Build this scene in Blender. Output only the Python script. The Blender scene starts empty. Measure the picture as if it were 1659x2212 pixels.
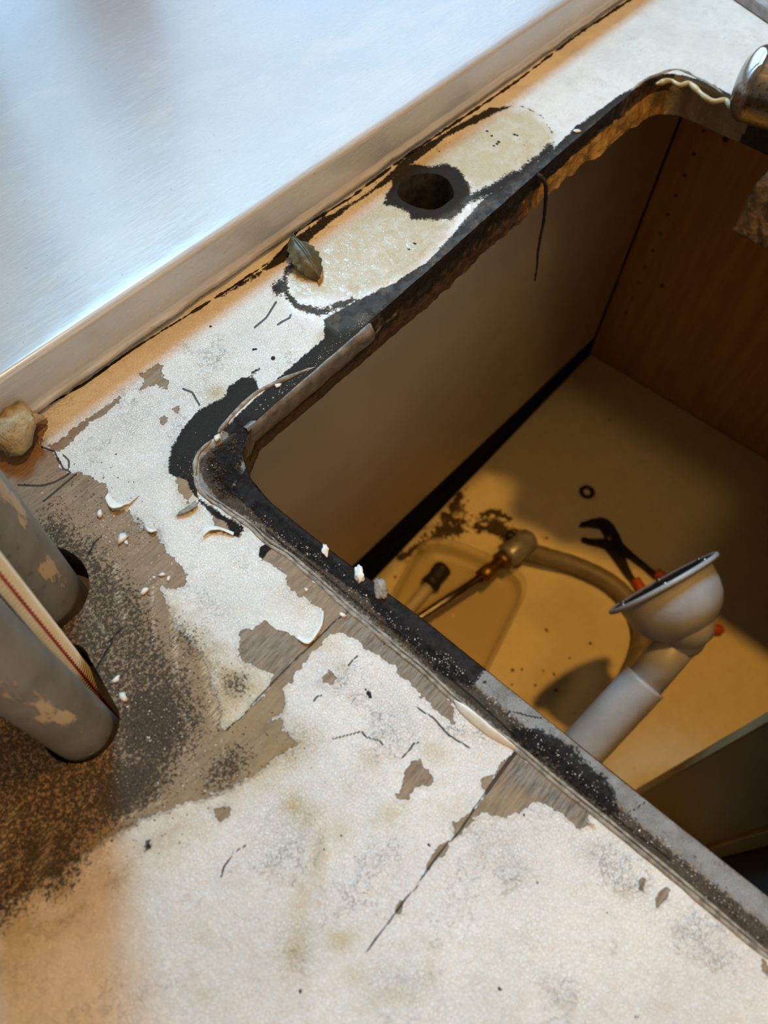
import bpy, bmesh, math, random
import numpy as np
from mathutils import Vector, Matrix, noise as mnoise

random.seed(4)
SC = bpy.context.scene
COL = SC.collection
PI = math.pi

# ------------------------------------------------------------------ camera
CAM = np.array([0.0, 0.0, 1.22])
# columns: world X, Y, Z seen in camera axes (right, down, forward)
R = np.array([[0.6482844290748917, -0.7606038786490034, 0.034771235283405276],
              [-0.6440594830102631, -0.5721625817525119, -0.5077571884147509],
              [0.40609688667064947, 0.3067763351798708, -0.8607982335077211]])
FPX = 1624.1
cd = bpy.data.cameras.new('camera')
cam = bpy.data.objects.new('camera', cd)
COL.objects.link(cam)
right, down, fwd = [Vector(R[i]) for i in range(3)]
M3 = Matrix((right, -down, -fwd)).transposed()
cam.matrix_world = Matrix.Translation(Vector(CAM)) @ M3.to_4x4()
cd.sensor_fit = 'VERTICAL'
cd.sensor_height = 36.0
cd.sensor_width = 27.0
cd.lens = FPX / 2212 * 36.0
cd.clip_start = 0.01
cd.dof.use_dof = True
cd.dof.focus_distance = 0.42
cd.dof.aperture_fstop = 9.0
SC.camera = cam

# ------------------------------------------------------------------ world, lights, exposure
SC.view_settings.view_transform = 'Standard'
SC.view_settings.look = 'None'
SC.view_settings.gamma = 1.0
SC.view_settings.use_curve_mapping = False
SC.view_settings.exposure = 0.0
w = bpy.data.worlds.new('sky')
SC.world = w
w.use_nodes = True
w.node_tree.nodes['Background'].inputs[0].default_value = (0.50, 0.74, 1.0, 1)
w.node_tree.nodes['Background'].inputs[1].default_value = 2.2


def area(name, loc, target, sx, sy, power, color, spread=180):
    l = bpy.data.lights.new(name, 'AREA')
    l.shape = 'RECTANGLE'
    l.size, l.size_y = sx, sy
    l.energy = power
    l.color = color
    l.spread = math.radians(spread)
    o = bpy.data.objects.new(name, l)
    COL.objects.link(o)
    o.location = loc
    d = Vector(target) - Vector(loc)
    o.rotation_euler = d.to_track_quat('-Z', 'Y').to_euler()
    return o


WINDOW_POWER = 445.0
LAMP_POWER = 28.0
area('window_daylight', (2.05, 3.4, 6.3), (0.3, 0.1, 0.9), 1.3, 1.7, WINDOW_POWER, (0.25, 0.70, 1.0))
lp = bpy.data.lights.new('ceiling_lamp_light', 'SPOT')
lp.energy = LAMP_POWER * 4
lp.color = (1.0, 0.49, 0.085)
lp.shadow_soft_size = 0.05
lp.spot_size = math.radians(38)
lp.spot_blend = 1.0
lo = bpy.data.objects.new('ceiling_lamp_light', lp)
COL.objects.link(lo)
lo.location = (0.42, -0.08, 3.1)
lo.rotation_euler = (Vector((0.40, -0.03, 0.2)) - lo.location).to_track_quat('-Z', 'Y').to_euler()

area('front_fill', (0.3, -2.0, 1.75), (0.2, 0.28, 0.95), 1.8, 1.3, 14.0, (1.0, 0.84, 0.62))  # added fill for surfaces facing the room; the front wall has no opening
l2 = bpy.data.lights.new('second_lamp_light', 'POINT')
l2.energy = 22.0
l2.color = (1.0, 0.60, 0.24)
l2.shadow_soft_size = 0.12
l2o = bpy.data.objects.new('second_lamp_light', l2)
COL.objects.link(l2o)
l2o.location = (-.3, -.8, 3.1)

# ------------------------------------------------------------------ helpers: places


def ray(px, py):
    return R.T @ np.array([(px - 829.5) / FPX, (py - 1106) / FPX, 1.0])


def PZ(px, py, z):
    d = ray(px, py)
    return Vector(CAM + d * (z - CAM[2]) / d[2])


def PY(px, py, y):
    d = ray(px, py)
    return Vector(CAM + d * (y / d[1]))


def PD(px, py, dep):
    return Vector(CAM + ray(px, py) * dep)


def proj(W):
    c = (np.asarray(W) - CAM) @ R.T
    return 829.5 + FPX * c[..., 0] / c[..., 2], 1106 + FPX * c[..., 1] / c[..., 2]


def Z(ox, oy, s, pts):
    return [(ox + x / s, oy + y / s) for x, y in pts]


def z1(*p): return Z(800, 0, 1.931, p)
def z2(*p): return Z(550, 180, 2.37, p)
def z3(*p): return Z(0, 750, 2.552, p)
def z4(*p): return Z(0, 1150, 2.552, p)
def z5(*p): return Z(350, 780, 2.765, p)
def z6(*p): return Z(780, 950, 1.887, p)
def z7(*p): return Z(900, 1350, 2.186, p)
def z8(*p): return Z(0, 1500, 1.843, p)
def z9(*p): return Z(560, 1130, 4.1475, p)
def za(*p): return Z(560, 1560, 2.765, p)
def zb(*p): return Z(1240, 0, 3.959, p)
def zc(*p): return Z(1100, 1450, 2.968, p)
def zd(*p): return Z(600, 450, 5.53, p)
def ze(*p): return Z(800, 1000, 3.318, p)
def zf(*p): return Z(1180, 1000, 3.463, p)


# ------------------------------------------------------------------ helpers: nodes
class NT:
    def __init__(s, name):
        s.m = bpy.data.materials.new(name)
        s.m.use_nodes = True
        s.t = s.m.node_tree
        s.t.nodes.clear()
        s.out = s.t.nodes.new('ShaderNodeOutputMaterial')
        s.b = s.t.nodes.new('ShaderNodeBsdfPrincipled')
        s.t.links.new(s.b.outputs[0], s.out.inputs[0])
        s.co = None

    def set(s, sock, v):
        if v is None:
            return
        if isinstance(v, bpy.types.NodeSocket):
            s.t.links.new(v, sock)
        elif isinstance(v, (int, float)):
            try:
                sock.default_value = v
            except Exception:
                sock.default_value = (v, v, v)
        else:
            v = tuple(v)
            n = len(sock.default_value)
            sock.default_value = (v + (1.0,))[:n] if len(v) < n else v[:n]

    def coord(s):
        if s.co is None:
            s.co = s.t.nodes.new('ShaderNodeTexCoord').outputs['Object']
        return s.co

    def math(s, op, a, b=None, c=None, clamp=False):
        n = s.t.nodes.new('ShaderNodeMath')
        n.operation = op
        n.use_clamp = clamp
        s.set(n.inputs[0], a)
        s.set(n.inputs[1], b)
        s.set(n.inputs[2], c)
        return n.outputs[0]

    def add(s, *a):
        r = a[0]
        for x in a[1:]:
            r = s.math('ADD', r, x)
        return r

    def mul(s, *a):
        r = a[0]
        for x in a[1:]:
            r = s.math('MULTIPLY', r, x)
        return r

    def vmap(s, scale=(1, 1, 1), rot=(0, 0, 0), co=None):
        n = s.t.nodes.new('ShaderNodeMapping')
        s.set(n.inputs['Vector'], co or s.coord())
        n.inputs['Scale'].default_value = scale
        n.inputs['Rotation'].default_value = rot
        return n.outputs[0]

    def noise(s, scale, detail=4, rough=.55, co=None, dist=0, off=None):
        n = s.t.nodes.new('ShaderNodeTexNoise')
        v = co or s.coord()
        if off:
            m = s.t.nodes.new('ShaderNodeMapping')
            s.set(m.inputs['Vector'], v)
            m.inputs['Location'].default_value = (off, off * .7, off * 1.3)
            v = m.outputs[0]
        s.set(n.inputs['Vector'], v)
        n.inputs['Scale'].default_value = scale
        n.inputs['Detail'].default_value = detail
        n.inputs['Roughness'].default_value = rough
        n.inputs['Distortion'].default_value = dist
        return n.outputs[0]

    def noisev(s, scale, detail=2):
        n = s.t.nodes.new('ShaderNodeTexNoise')
        s.set(n.inputs['Vector'], s.coord())
        n.inputs['Scale'].default_value = scale
        n.inputs['Detail'].default_value = detail
        return n.outputs[1]

    def voro(s, scale, feature='F1', co=None):
        n = s.t.nodes.new('ShaderNodeTexVoronoi')
        n.feature = feature
        s.set(n.inputs['Vector'], co or s.coord())
        n.inputs['Scale'].default_value = scale
        return n.outputs[0]

    def step(s, v, a, b, lo=0., hi=1.):
        n = s.t.nodes.new('ShaderNodeMapRange')
        n.interpolation_type = 'SMOOTHSTEP'
        s.set(n.inputs[0], v)
        for i, x in enumerate((a, b, lo, hi)):
            n.inputs[i + 1].default_value = x
        return n.outputs[0]

    def mix(s, f, a, b):
        n = s.t.nodes.new('ShaderNodeMix')
        n.data_type = 'RGBA'
        s.set(n.inputs[0], f)
        s.set(n.inputs[6], a)
        s.set(n.inputs[7], b)
        return n.outputs[2]

    def vadd(s, a, b, k):
        n = s.t.nodes.new('ShaderNodeVectorMath')
        n.operation = 'MULTIPLY_ADD'
        s.set(n.inputs[0], b)
        n.inputs[1].default_value = (k, k, k)
        s.set(n.inputs[2], a)
        return n.outputs[0]

    def attr(s, name):
        n = s.t.nodes.new('ShaderNodeAttribute')
        n.attribute_name = name
        sp = s.t.nodes.new('ShaderNodeSeparateColor')
        s.t.links.new(n.outputs['Color'], sp.inputs[0])
        return sp.outputs[0], sp.outputs[1], sp.outputs[2], n.outputs['Alpha']

    def bump(s, h, strength=1.0, dist=1.0, normal=None):
        n = s.t.nodes.new('ShaderNodeBump')
        n.inputs['Strength'].default_value = strength
        n.inputs['Distance'].default_value = dist
        s.set(n.inputs['Height'], h)
        s.t.links.new(n.outputs[0], s.b.inputs['Normal'])
        return n.outputs[0]

    def fin(s, col=None, rough=None, metal=None, spec=None, **k):
        s.set(s.b.inputs['Base Color'], col)
        s.set(s.b.inputs['Roughness'], rough)
        s.set(s.b.inputs['Metallic'], metal)
        s.set(s.b.inputs['Specular IOR Level'], spec)
        for n, v in k.items():
            s.set(s.b.inputs[n.replace('_', ' ')], v)
        return s.m


def simple(name, c1, c2=None, rough=.5, metal=0, nscale=60, bump=0.0, bscale=300, stretch=(1, 1, 1), spec=.5, lo=.35, hi=.65):
    t = NT(name)
    c2 = c2 or tuple(x * .75 for x in c1)
    f = t.step(t.noise(nscale, 5, .6, co=t.vmap(stretch)), lo, hi)
    if bump:
        t.bump(t.mul(t.noise(bscale, 4, .6, co=t.vmap(stretch)), bump))
    return t.fin(t.mix(f, c1, c2), rough, metal, spec)


# ------------------------------------------------------------------ helpers: objects
def tag(o, label=None, cat=None, group=None, kind=None):
    if label: o['label'] = label
    if cat: o['category'] = cat
    if group: o['group'] = group
    if kind: o['kind'] = kind
    return o


def empty(name, loc=(0, 0, 0)):
    o = bpy.data.objects.new(name, None)
    COL.objects.link(o)
    o.location = loc
    o.empty_display_size = .02
    return o


def obj(name, verts, faces, mat, parent=None, smooth=True):
    me = bpy.data.meshes.new(name)
    me.from_pydata([tuple(v) for v in verts], [], faces)
    me.update()
    if smooth:
        me.polygons.foreach_set('use_smooth', [True] * len(me.polygons))
    me.materials.append(mat)
    o = bpy.data.objects.new(name, me)
    COL.objects.link(o)
    if parent:
        o.parent = parent
        o.matrix_parent_inverse = Matrix.Translation(-Vector(parent.location))
    return o


def bmobj(name, bm, mat, parent=None, smooth=True):
    me = bpy.data.meshes.new(name)
    bmesh.ops.recalc_face_normals(bm, faces=bm.faces)
    bm.to_mesh(me)
    bm.free()
    if smooth:
        me.polygons.foreach_set('use_smooth', [True] * len(me.polygons))
    me.materials.append(mat)
    o = bpy.data.objects.new(name, me)
    COL.objects.link(o)
    if parent:
        o.parent = parent
        o.matrix_parent_inverse = Matrix.Translation(-Vector(parent.location))
    return o


def box(bm, x0, x1, y0, y1, zz0, zz1, bev=0, mtx=None):
    vs = [bm.verts.new((x, y, z)) for x in (x0, x1) for y in (y0, y1) for z in (zz0, zz1)]
    q = [(0, 1, 3, 2), (4, 6, 7, 5), (0, 4, 5, 1), (2, 3, 7, 6), (0, 2, 6, 4), (1, 5, 7, 3)]
    fs = [bm.faces.new([vs[i] for i in f]) for f in q]
    if bev:
        es = list({e for f in fs for e in f.edges})
        bmesh.ops.bevel(bm, geom=es, offset=bev, segments=3, affect='EDGES', profile=.5)
    return bm


def boxobj(name, b, mat, parent=None, bev=0.001):
    bm = bmesh.new()
    box(bm, *b, bev=bev)
    return bmobj(name, bm, mat, parent, smooth=False)


def frame_of(d, up=None):
    d = Vector(d).normalized()
    u = Vector(up) if up else (Vector((0, 0, 1)) if abs(d.z) < .9 else Vector((1, 0, 0)))
    a = u.cross(d).normalized()
    b = d.cross(a).normalized()
    return a, b


def tube(name, pts, rad, mat, parent=None, seg=24, caps=True, rfun=None):
    pts = [Vector(p) for p in pts]
    n = len(pts)
    V, F = [], []
    a = None
    for i, p in enumerate(pts):
        d = (pts[min(i + 1, n - 1)] - pts[max(i - 1, 0)]).normalized()
        if a is None:
            a, b = frame_of(d)
        else:
            a = (a - d * a.dot(d)).normalized()
            b = d.cross(a)
        r = rad[i] if isinstance(rad, (list, tuple)) else rad
        for k in range(seg):
            t = 2 * PI * k / seg
            rr = r * (rfun(i, k) if rfun else 1)
            V.append(p + (a * math.cos(t) + b * math.sin(t)) * rr)
    for i in range(n - 1):
        for k in range(seg):
            k2 = (k + 1) % seg
            F.append((i * seg + k, i * seg + k2, (i + 1) * seg + k2, (i + 1) * seg + k))
    if caps:
        F.append(tuple(range(seg - 1, -1, -1)))
        F.append(tuple((n - 1) * seg + k for k in range(seg)))
    return obj(name, V, F, mat, parent)


def smooth_path(pts, n=8):
    pts = [Vector(p) for p in pts]
    P = [pts[0]] + pts + [pts[-1]]
    out = []
    for i in range(1, len(P) - 2):
        p0, p1, p2, p3 = P[i - 1:i + 3]
        for k in range(n):
            t = k / n
            out.append(.5 * ((2 * p1) + (p2 - p0) * t + (2 * p0 - 5 * p1 + 4 * p2 - p3) * t * t + (3 * p1 - p0 - 3 * p2 + p3) * t ** 3))
    out.append(P[-2])
    return out


def lathe(name, base, axis, prof, mat, parent=None, seg=48, up=None):
    axis = Vector(axis).normalized()
    a, b = frame_of(axis, up)
    V, F = [], []
    for (t, r) in prof:
        for k in range(seg):
            th = 2 * PI * k / seg
            V.append(Vector(base) + axis * t + (a * math.cos(th) + b * math.sin(th)) * max(r, 1e-5))
    n = len(prof)
    for i in range(n - 1):
        for k in range(seg):
            k2 = (k + 1) % seg
            F.append((i * seg + k, i * seg + k2, (i + 1) * seg + k2, (i + 1) * seg + k))
    return obj(name, V, F, mat, parent)


def rock(name, c, rad, mat, parent=None, seed=0, sub=3, rough=.35, scale=(1, 1, 1), rot=0, flat=0.0):
    bm = bmesh.new()
    bmesh.ops.create_icosphere(bm, subdivisions=sub, radius=1)
    o = Vector((seed * 3.1, seed * 1.7, seed * .9))
    for v in bm.verts:
        n = v.co.normalized()
        k = 1 + rough * mnoise.noise(n * 1.1 + o) + rough * .6 * mnoise.noise(n * 2.7 + o)
        v.co = n * k
        if flat:
            v.co.z = max(v.co.z, -flat)
        v.co = Vector((v.co.x * scale[0], v.co.y * scale[1], v.co.z * scale[2])) * rad
    bmesh.ops.rotate(bm, verts=bm.verts, cent=(0, 0, 0), matrix=Matrix.Rotation(rot, 3, 'Z'))
    bmesh.ops.translate(bm, verts=bm.verts, vec=Vector(c))
    return bmobj(name, bm, mat, parent)


# ------------------------------------------------------------------ numpy fields
def vnoise(x, y, seed=0):
    xi = np.floor(x).astype(np.int64)
    yi = np.floor(y).astype(np.int64)
    fx, fy = x - xi, y - yi
    fx = fx * fx * (3 - 2 * fx)
    fy = fy * fy * (3 - 2 * fy)

    def h(a, b):
        n = (a * 374761393 + b * 668265263 + seed * 1442695041) & 0x7fffffff
        n = ((n ^ (n >> 13)) * 1274126177) & 0x7fffffff
        return ((n ^ (n >> 16)) & 0xffff) / 65535.0
    return (h(xi, yi) * (1 - fx) + h(xi + 1, yi) * fx) * (1 - fy) + (h(xi, yi + 1) * (1 - fx) + h(xi + 1, yi + 1) * fx) * fy


def fbm(x, y, sc, oct=4, seed=0):
    r = np.zeros_like(x)
    a, tot = 1.0, 0.0
    for i in range(oct):
        r += a * vnoise(x * sc + 17.3 * i, y * sc + 9.1 * i, seed + i)
        tot += a
        a *= .55
        sc *= 2.1
    return r / tot


def sd_poly(x, y, poly):
    """signed distance, positive inside"""
    d = np.full(x.shape, 1e9)
    ins = np.zeros(x.shape, bool)
    n = len(poly)
    for i in range(n):
        ax, ay = poly[i]
        bx, by = poly[(i + 1) % n]
        ex, ey = bx - ax, by - ay
        L = ex * ex + ey * ey + 1e-18
        t = np.clip(((x - ax) * ex + (y - ay) * ey) / L, 0, 1)
        dd = (x - ax - t * ex) ** 2 + (y - ay - t * ey) ** 2
        d = np.minimum(d, dd)
        c = ((ay > y) != (by > y)) & (x < (bx - ax) * (y - ay) / ((by - ay) if abs(by - ay) > 1e-12 else 1e-12) + ax)
        ins ^= c
    d = np.sqrt(d)
    return np.where(ins, d, -d)


def d_line(x, y, pts):
    d = np.full(x.shape, 1e9)
    for (ax, ay), (bx, by) in zip(pts[:-1], pts[1:]):
        ex, ey = bx - ax, by - ay
        L = ex * ex + ey * ey + 1e-18
        t = np.clip(((x - ax) * ex + (y - ay) * ey) / L, 0, 1)
        d = np.minimum(d, (x - ax - t * ex) ** 2 + (y - ay - t * ey) ** 2)
    return np.sqrt(d)


class Field:
    def __init__(s, U, V, init=0.0):
        s.U, s.V = U, V
        s.f = np.full(U.shape, float(init))

    def _sel(s, pts, m):
        xs = [p[0] for p in pts]
        ys = [p[1] for p in pts]
        return (s.U > min(xs) - m) & (s.U < max(xs) + m) & (s.V > min(ys) - m) & (s.V < max(ys) + m)

    def sdf(s, pts, clip=40):           # union of signed distances, stored as is
        k = s._sel(pts, clip)
        v = np.clip(sd_poly(s.U[k], s.V[k], pts), -clip, clip)
        s.f[k] = np.maximum(s.f[k], v)

    def sub(s, pts, clip=40):           # cut a shape out of the union
        k = s._sel(pts, clip)
        v = np.clip(sd_poly(s.U[k], s.V[k], pts), -clip, clip)
        s.f[k] = np.minimum(s.f[k], -v)

    def poly(s, pts, soft=20, val=1.0, op='max'):
        k = s._sel(pts, soft)
        v = np.clip(.5 + sd_poly(s.U[k], s.V[k], pts) / soft, 0, 1) * val
        s.f[k] = np.maximum(s.f[k], v) if op == 'max' else (s.f[k] + v if op == 'add' else s.f[k] * (1 - v))

    def line(s, pts, wid, val=1.0, soft=None):
        soft = soft or wid
        k = s._sel(pts, wid + soft)
        v = np.clip((wid * .5 + soft * .5 - d_line(s.U[k], s.V[k], pts)) / soft, 0, 1) * val
        s.f[k] = np.maximum(s.f[k], v)

    def crackline(s, pts, wid, val=1.0):
        k = s._sel(pts, 16)
        v = np.clip(1 - (d_line(s.U[k], s.V[k], pts) - wid * .5) / 14, 0, 1.2)
        s.f[k] = np.maximum(s.f[k], v)

    def blob(s, x, y, rx, ry=None, ang=0, val=1.0, add=False):
        ry = ry or rx
        a = math.radians(ang)
        dx, dy = s.U - x, s.V - y
        p = (dx * math.cos(a) + dy * math.sin(a)) / rx
        q = (-dx * math.sin(a) + dy * math.cos(a)) / ry
        v = np.exp(-(p * p + q * q)) * val
        s.f = s.f + v if add else np.maximum(s.f, v)


def sheet(name, xs, ys, zfun, mat, parent, keep=None, fields=None, plane='z', smooth=True):
    X, Y = np.meshgrid(xs, ys, indexing='ij')
    nx, ny = X.shape
    x, y = X.ravel().copy(), Y.ravel().copy()
    idx = np.arange(nx * ny).reshape(nx, ny)
    Q = np.stack([idx[:-1, :-1], idx[1:, :-1], idx[1:, 1:], idx[:-1, 1:]], -1).reshape(-1, 4)
    if keep is not None:
        s, x, y = keep(x, y)
        Q = Q[(s[Q] > -1e-6).all(1)]
        used = np.zeros(nx * ny, bool)
        used[Q.ravel()] = True
        new = np.cumsum(used) - 1
        Q = new[Q]
        x, y = x[used], y[used]
    z = zfun(x, y) if callable(zfun) else np.full(x.shape, zfun)
    me = bpy.data.meshes.new(name)
    co = np.stack([x, y, z], 1)
    if plane == 'y':
        co = np.stack([x, z, y], 1)
    if plane == 'x':
        co = np.stack([z, x, y], 1)
    me.vertices.add(len(x))
    me.vertices.foreach_set('co', co.ravel().astype(np.float32))
    me.loops.add(len(Q) * 4)
    me.loops.foreach_set('vertex_index', Q.ravel().astype(np.int32))
    me.polygons.add(len(Q))
    me.polygons.foreach_set('loop_start', (np.arange(len(Q)) * 4).astype(np.int32))
    me.polygons.foreach_set('loop_total', np.full(len(Q), 4, np.int32))
    me.update(calc_edges=True)
    if smooth:
        me.polygons.foreach_set('use_smooth', np.ones(len(Q), bool))
    me.materials.append(mat)
    if fields:
        for nm, ch in fields(co).items():
            at = me.color_attributes.new(nm, 'FLOAT_COLOR', 'POINT')
            at.data.foreach_set('color', np.stack(ch, 1).ravel().astype(np.float32))
    o = bpy.data.objects.new(name, me)
    COL.objects.link(o)
    if parent:
        o.parent = parent
    return o


# ================================================================== geometry constants
ZT = .900                                     # counter top
ZB = .870                                     # counter underside
YF = .2873                                    # foot of the sill
SILL = .935


def W2(pts, z=ZT):
    return [tuple(PZ(x, y, z)[:2]) for x, y in pts]


def arc(cx, cy, r, a0, a1, n=8):
    return [(cx + r * math.cos(math.radians(a0 + (a1 - a0) * i / n)), cy + r * math.sin(math.radians(a0 + (a1 - a0) * i / n))) for i in range(n + 1)]


CUT_TOP = ([(.1188, -.215), (.1192, -.06), (.1205, .06), (.1185, .12), (.1185, .160), (.1225, .181), (.130, .193), (.146, .2010), (.20, .2030), (.25, .2040), (.30, .2052), (.35, .2072), (.40, .209), (.45, .2105), (.52, .212), (.565, .2128)]
           + arc(.577, .1885, .0245, 90, 15, 6) + [(.602, .17), (.602, .10), (.602, -.215)])
CUT_BOT = ([(.1178, -.215), (.1182, -.06), (.1195, .06), (.1175, .12), (.1180, .160), (.1240, .182), (.134, .196), (.150, .2035), (.20, .2035), (.25, .2036), (.30, .2036), (.35, .2062), (.40, .208), (.45, .2098), (.52, .208), (.565, .2068)]
           + arc(.581, .180, .024, 90, 15, 6) + [(.605, .165), (.606, .10), (.606, -.215)])
HOLE = [(.3575 + .0190 * (1 + .05 * math.sin(3 * t + 1)) * math.cos(t), .2535 + .0186 * (1 + .04 * math.sin(5 * t)) * math.sin(t)) for t in [2 * PI * i / 40 for i in range(40)]]
PA = (.0117, .2077, .0200)                    # far waste pipe
PB = (-.0128, .1413, .0129)                   # near pipe
PH = (.0000, .1700, .0073)                    # striped hose
HOLE_A = [(.0137 + .0228 * math.cos(t), .2055 + .0236 * math.sin(t)) for t in [2 * PI * i / 40 for i in range(40)]]


def capsule(x0, y0, r0, x1, y1, r1, n=16):
    a = math.atan2(y1 - y0, x1 - x0)
    return ([(x0 + r0 * math.cos(a + PI / 2 + PI * i / n), y0 + r0 * math.sin(a + PI / 2 + PI * i / n)) for i in range(n + 1)]
            + [(x1 + r1 * math.cos(a - PI / 2 + PI * i / n), y1 + r1 * math.sin(a - PI / 2 + PI * i / n)) for i in range(n + 1)])


HOLE_B = capsule(-.0118, .1418, .0158, .0006, .1675, .0095)
RIDGE = z5((1190, -70), (1000, 10), (860, 60), (690, 130), (560, 200), (430, 320), (380, 380), (330, 440), (250, 515), (210, 565), (195, 640), (205, 740), (255, 810), (330, 860), (420, 920), (520, 990), (620, 1085)) + z9((250, 300), (400, 430), (600, 600), (780, 770), (1000, 950), (1250, 1160), (1450, 1320)) + z7((160, 345), (330, 490), (470, 590), (640, 735), (820, 880), (1000, 1025), (1200, 1190), (1400, 1360), (1659, 1578))

HOLES = [CUT_TOP + [(.602, -.215)], HOLE, HOLE_A, HOLE_B]


def keep_counter(x, y):
    cell = .0011
    s = np.full(x.shape, 1e9)
    bx, by = x.copy(), y.copy()
    for h in HOLES:
        hx = [p[0] for p in h]
        hy = [p[1] for p in h]
        k = (x > min(hx) - .01) & (x < max(hx) + .01) & (y > min(hy) - .01) & (y < max(hy) + .01)
        if not k.any():
            continue
        xx, yy = x[k], y[k]
        d = -sd_poly(xx, yy, h)
        e = 1e-4
        near = np.abs(d) < cell * .75
        gx = -(sd_poly(xx[near] + e, yy[near], h) - sd_poly(xx[near] - e, yy[near], h)) / (2 * e)
        gy = -(sd_poly(xx[near], yy[near] + e, h) - sd_poly(xx[near], yy[near] - e, h)) / (2 * e)
        xx[near] -= gx * d[near]
        yy[near] -= gy * d[near]
        d[near] = 0
        bx[k], by[k] = xx, yy
        s[k] = np.minimum(s[k], d)
    return s, bx, by


RIDGE_W = W2(RIDGE)
LEDGE = [p for p in RIDGE_W if p[0] < .15] + [(.0985, -.215), (.150, -.215), (.150, .16), (.152, .197)]


def counter_z(x, y):
    z = np.full(x.shape, ZT)
    k = (x < .17) & (x > .06)
    s = sd_poly(x[k], y[k], LEDGE)
    depth = np.clip(s / .003, 0, 1)
    z[k] -= .0022 * depth * (1 + .0 * s)
    rough = fbm(x[k], y[k], 300, 4, 3) - .5
    z[k] += depth * rough * .0022 * np.exp(-((s - .006) / .006) ** 2) * 1.6
    # corner filled with crumbling dirt
    c = np.exp(-(((x[k] - .114) / .013) ** 2 + ((y[k] - .184) / .015) ** 2))
    z[k] += c * (fbm(x[k], y[k], 260, 5, 9) - .55) * .010
    # slight undulation of the whole board covering
    z += (fbm(x, y, 22, 3, 5) - .5) * .0008
    z += (fbm(x, y, 120, 3, 8) - .5) * .00035
    # escutcheon bed and grime
    g = np.exp(-((y - .2065 - .012) / .012) ** 2) * ((x > .25) & (x < .47))
    z += g * (fbm(x, y, 260, 4, 2) - .5) * .0022
    return z


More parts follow.
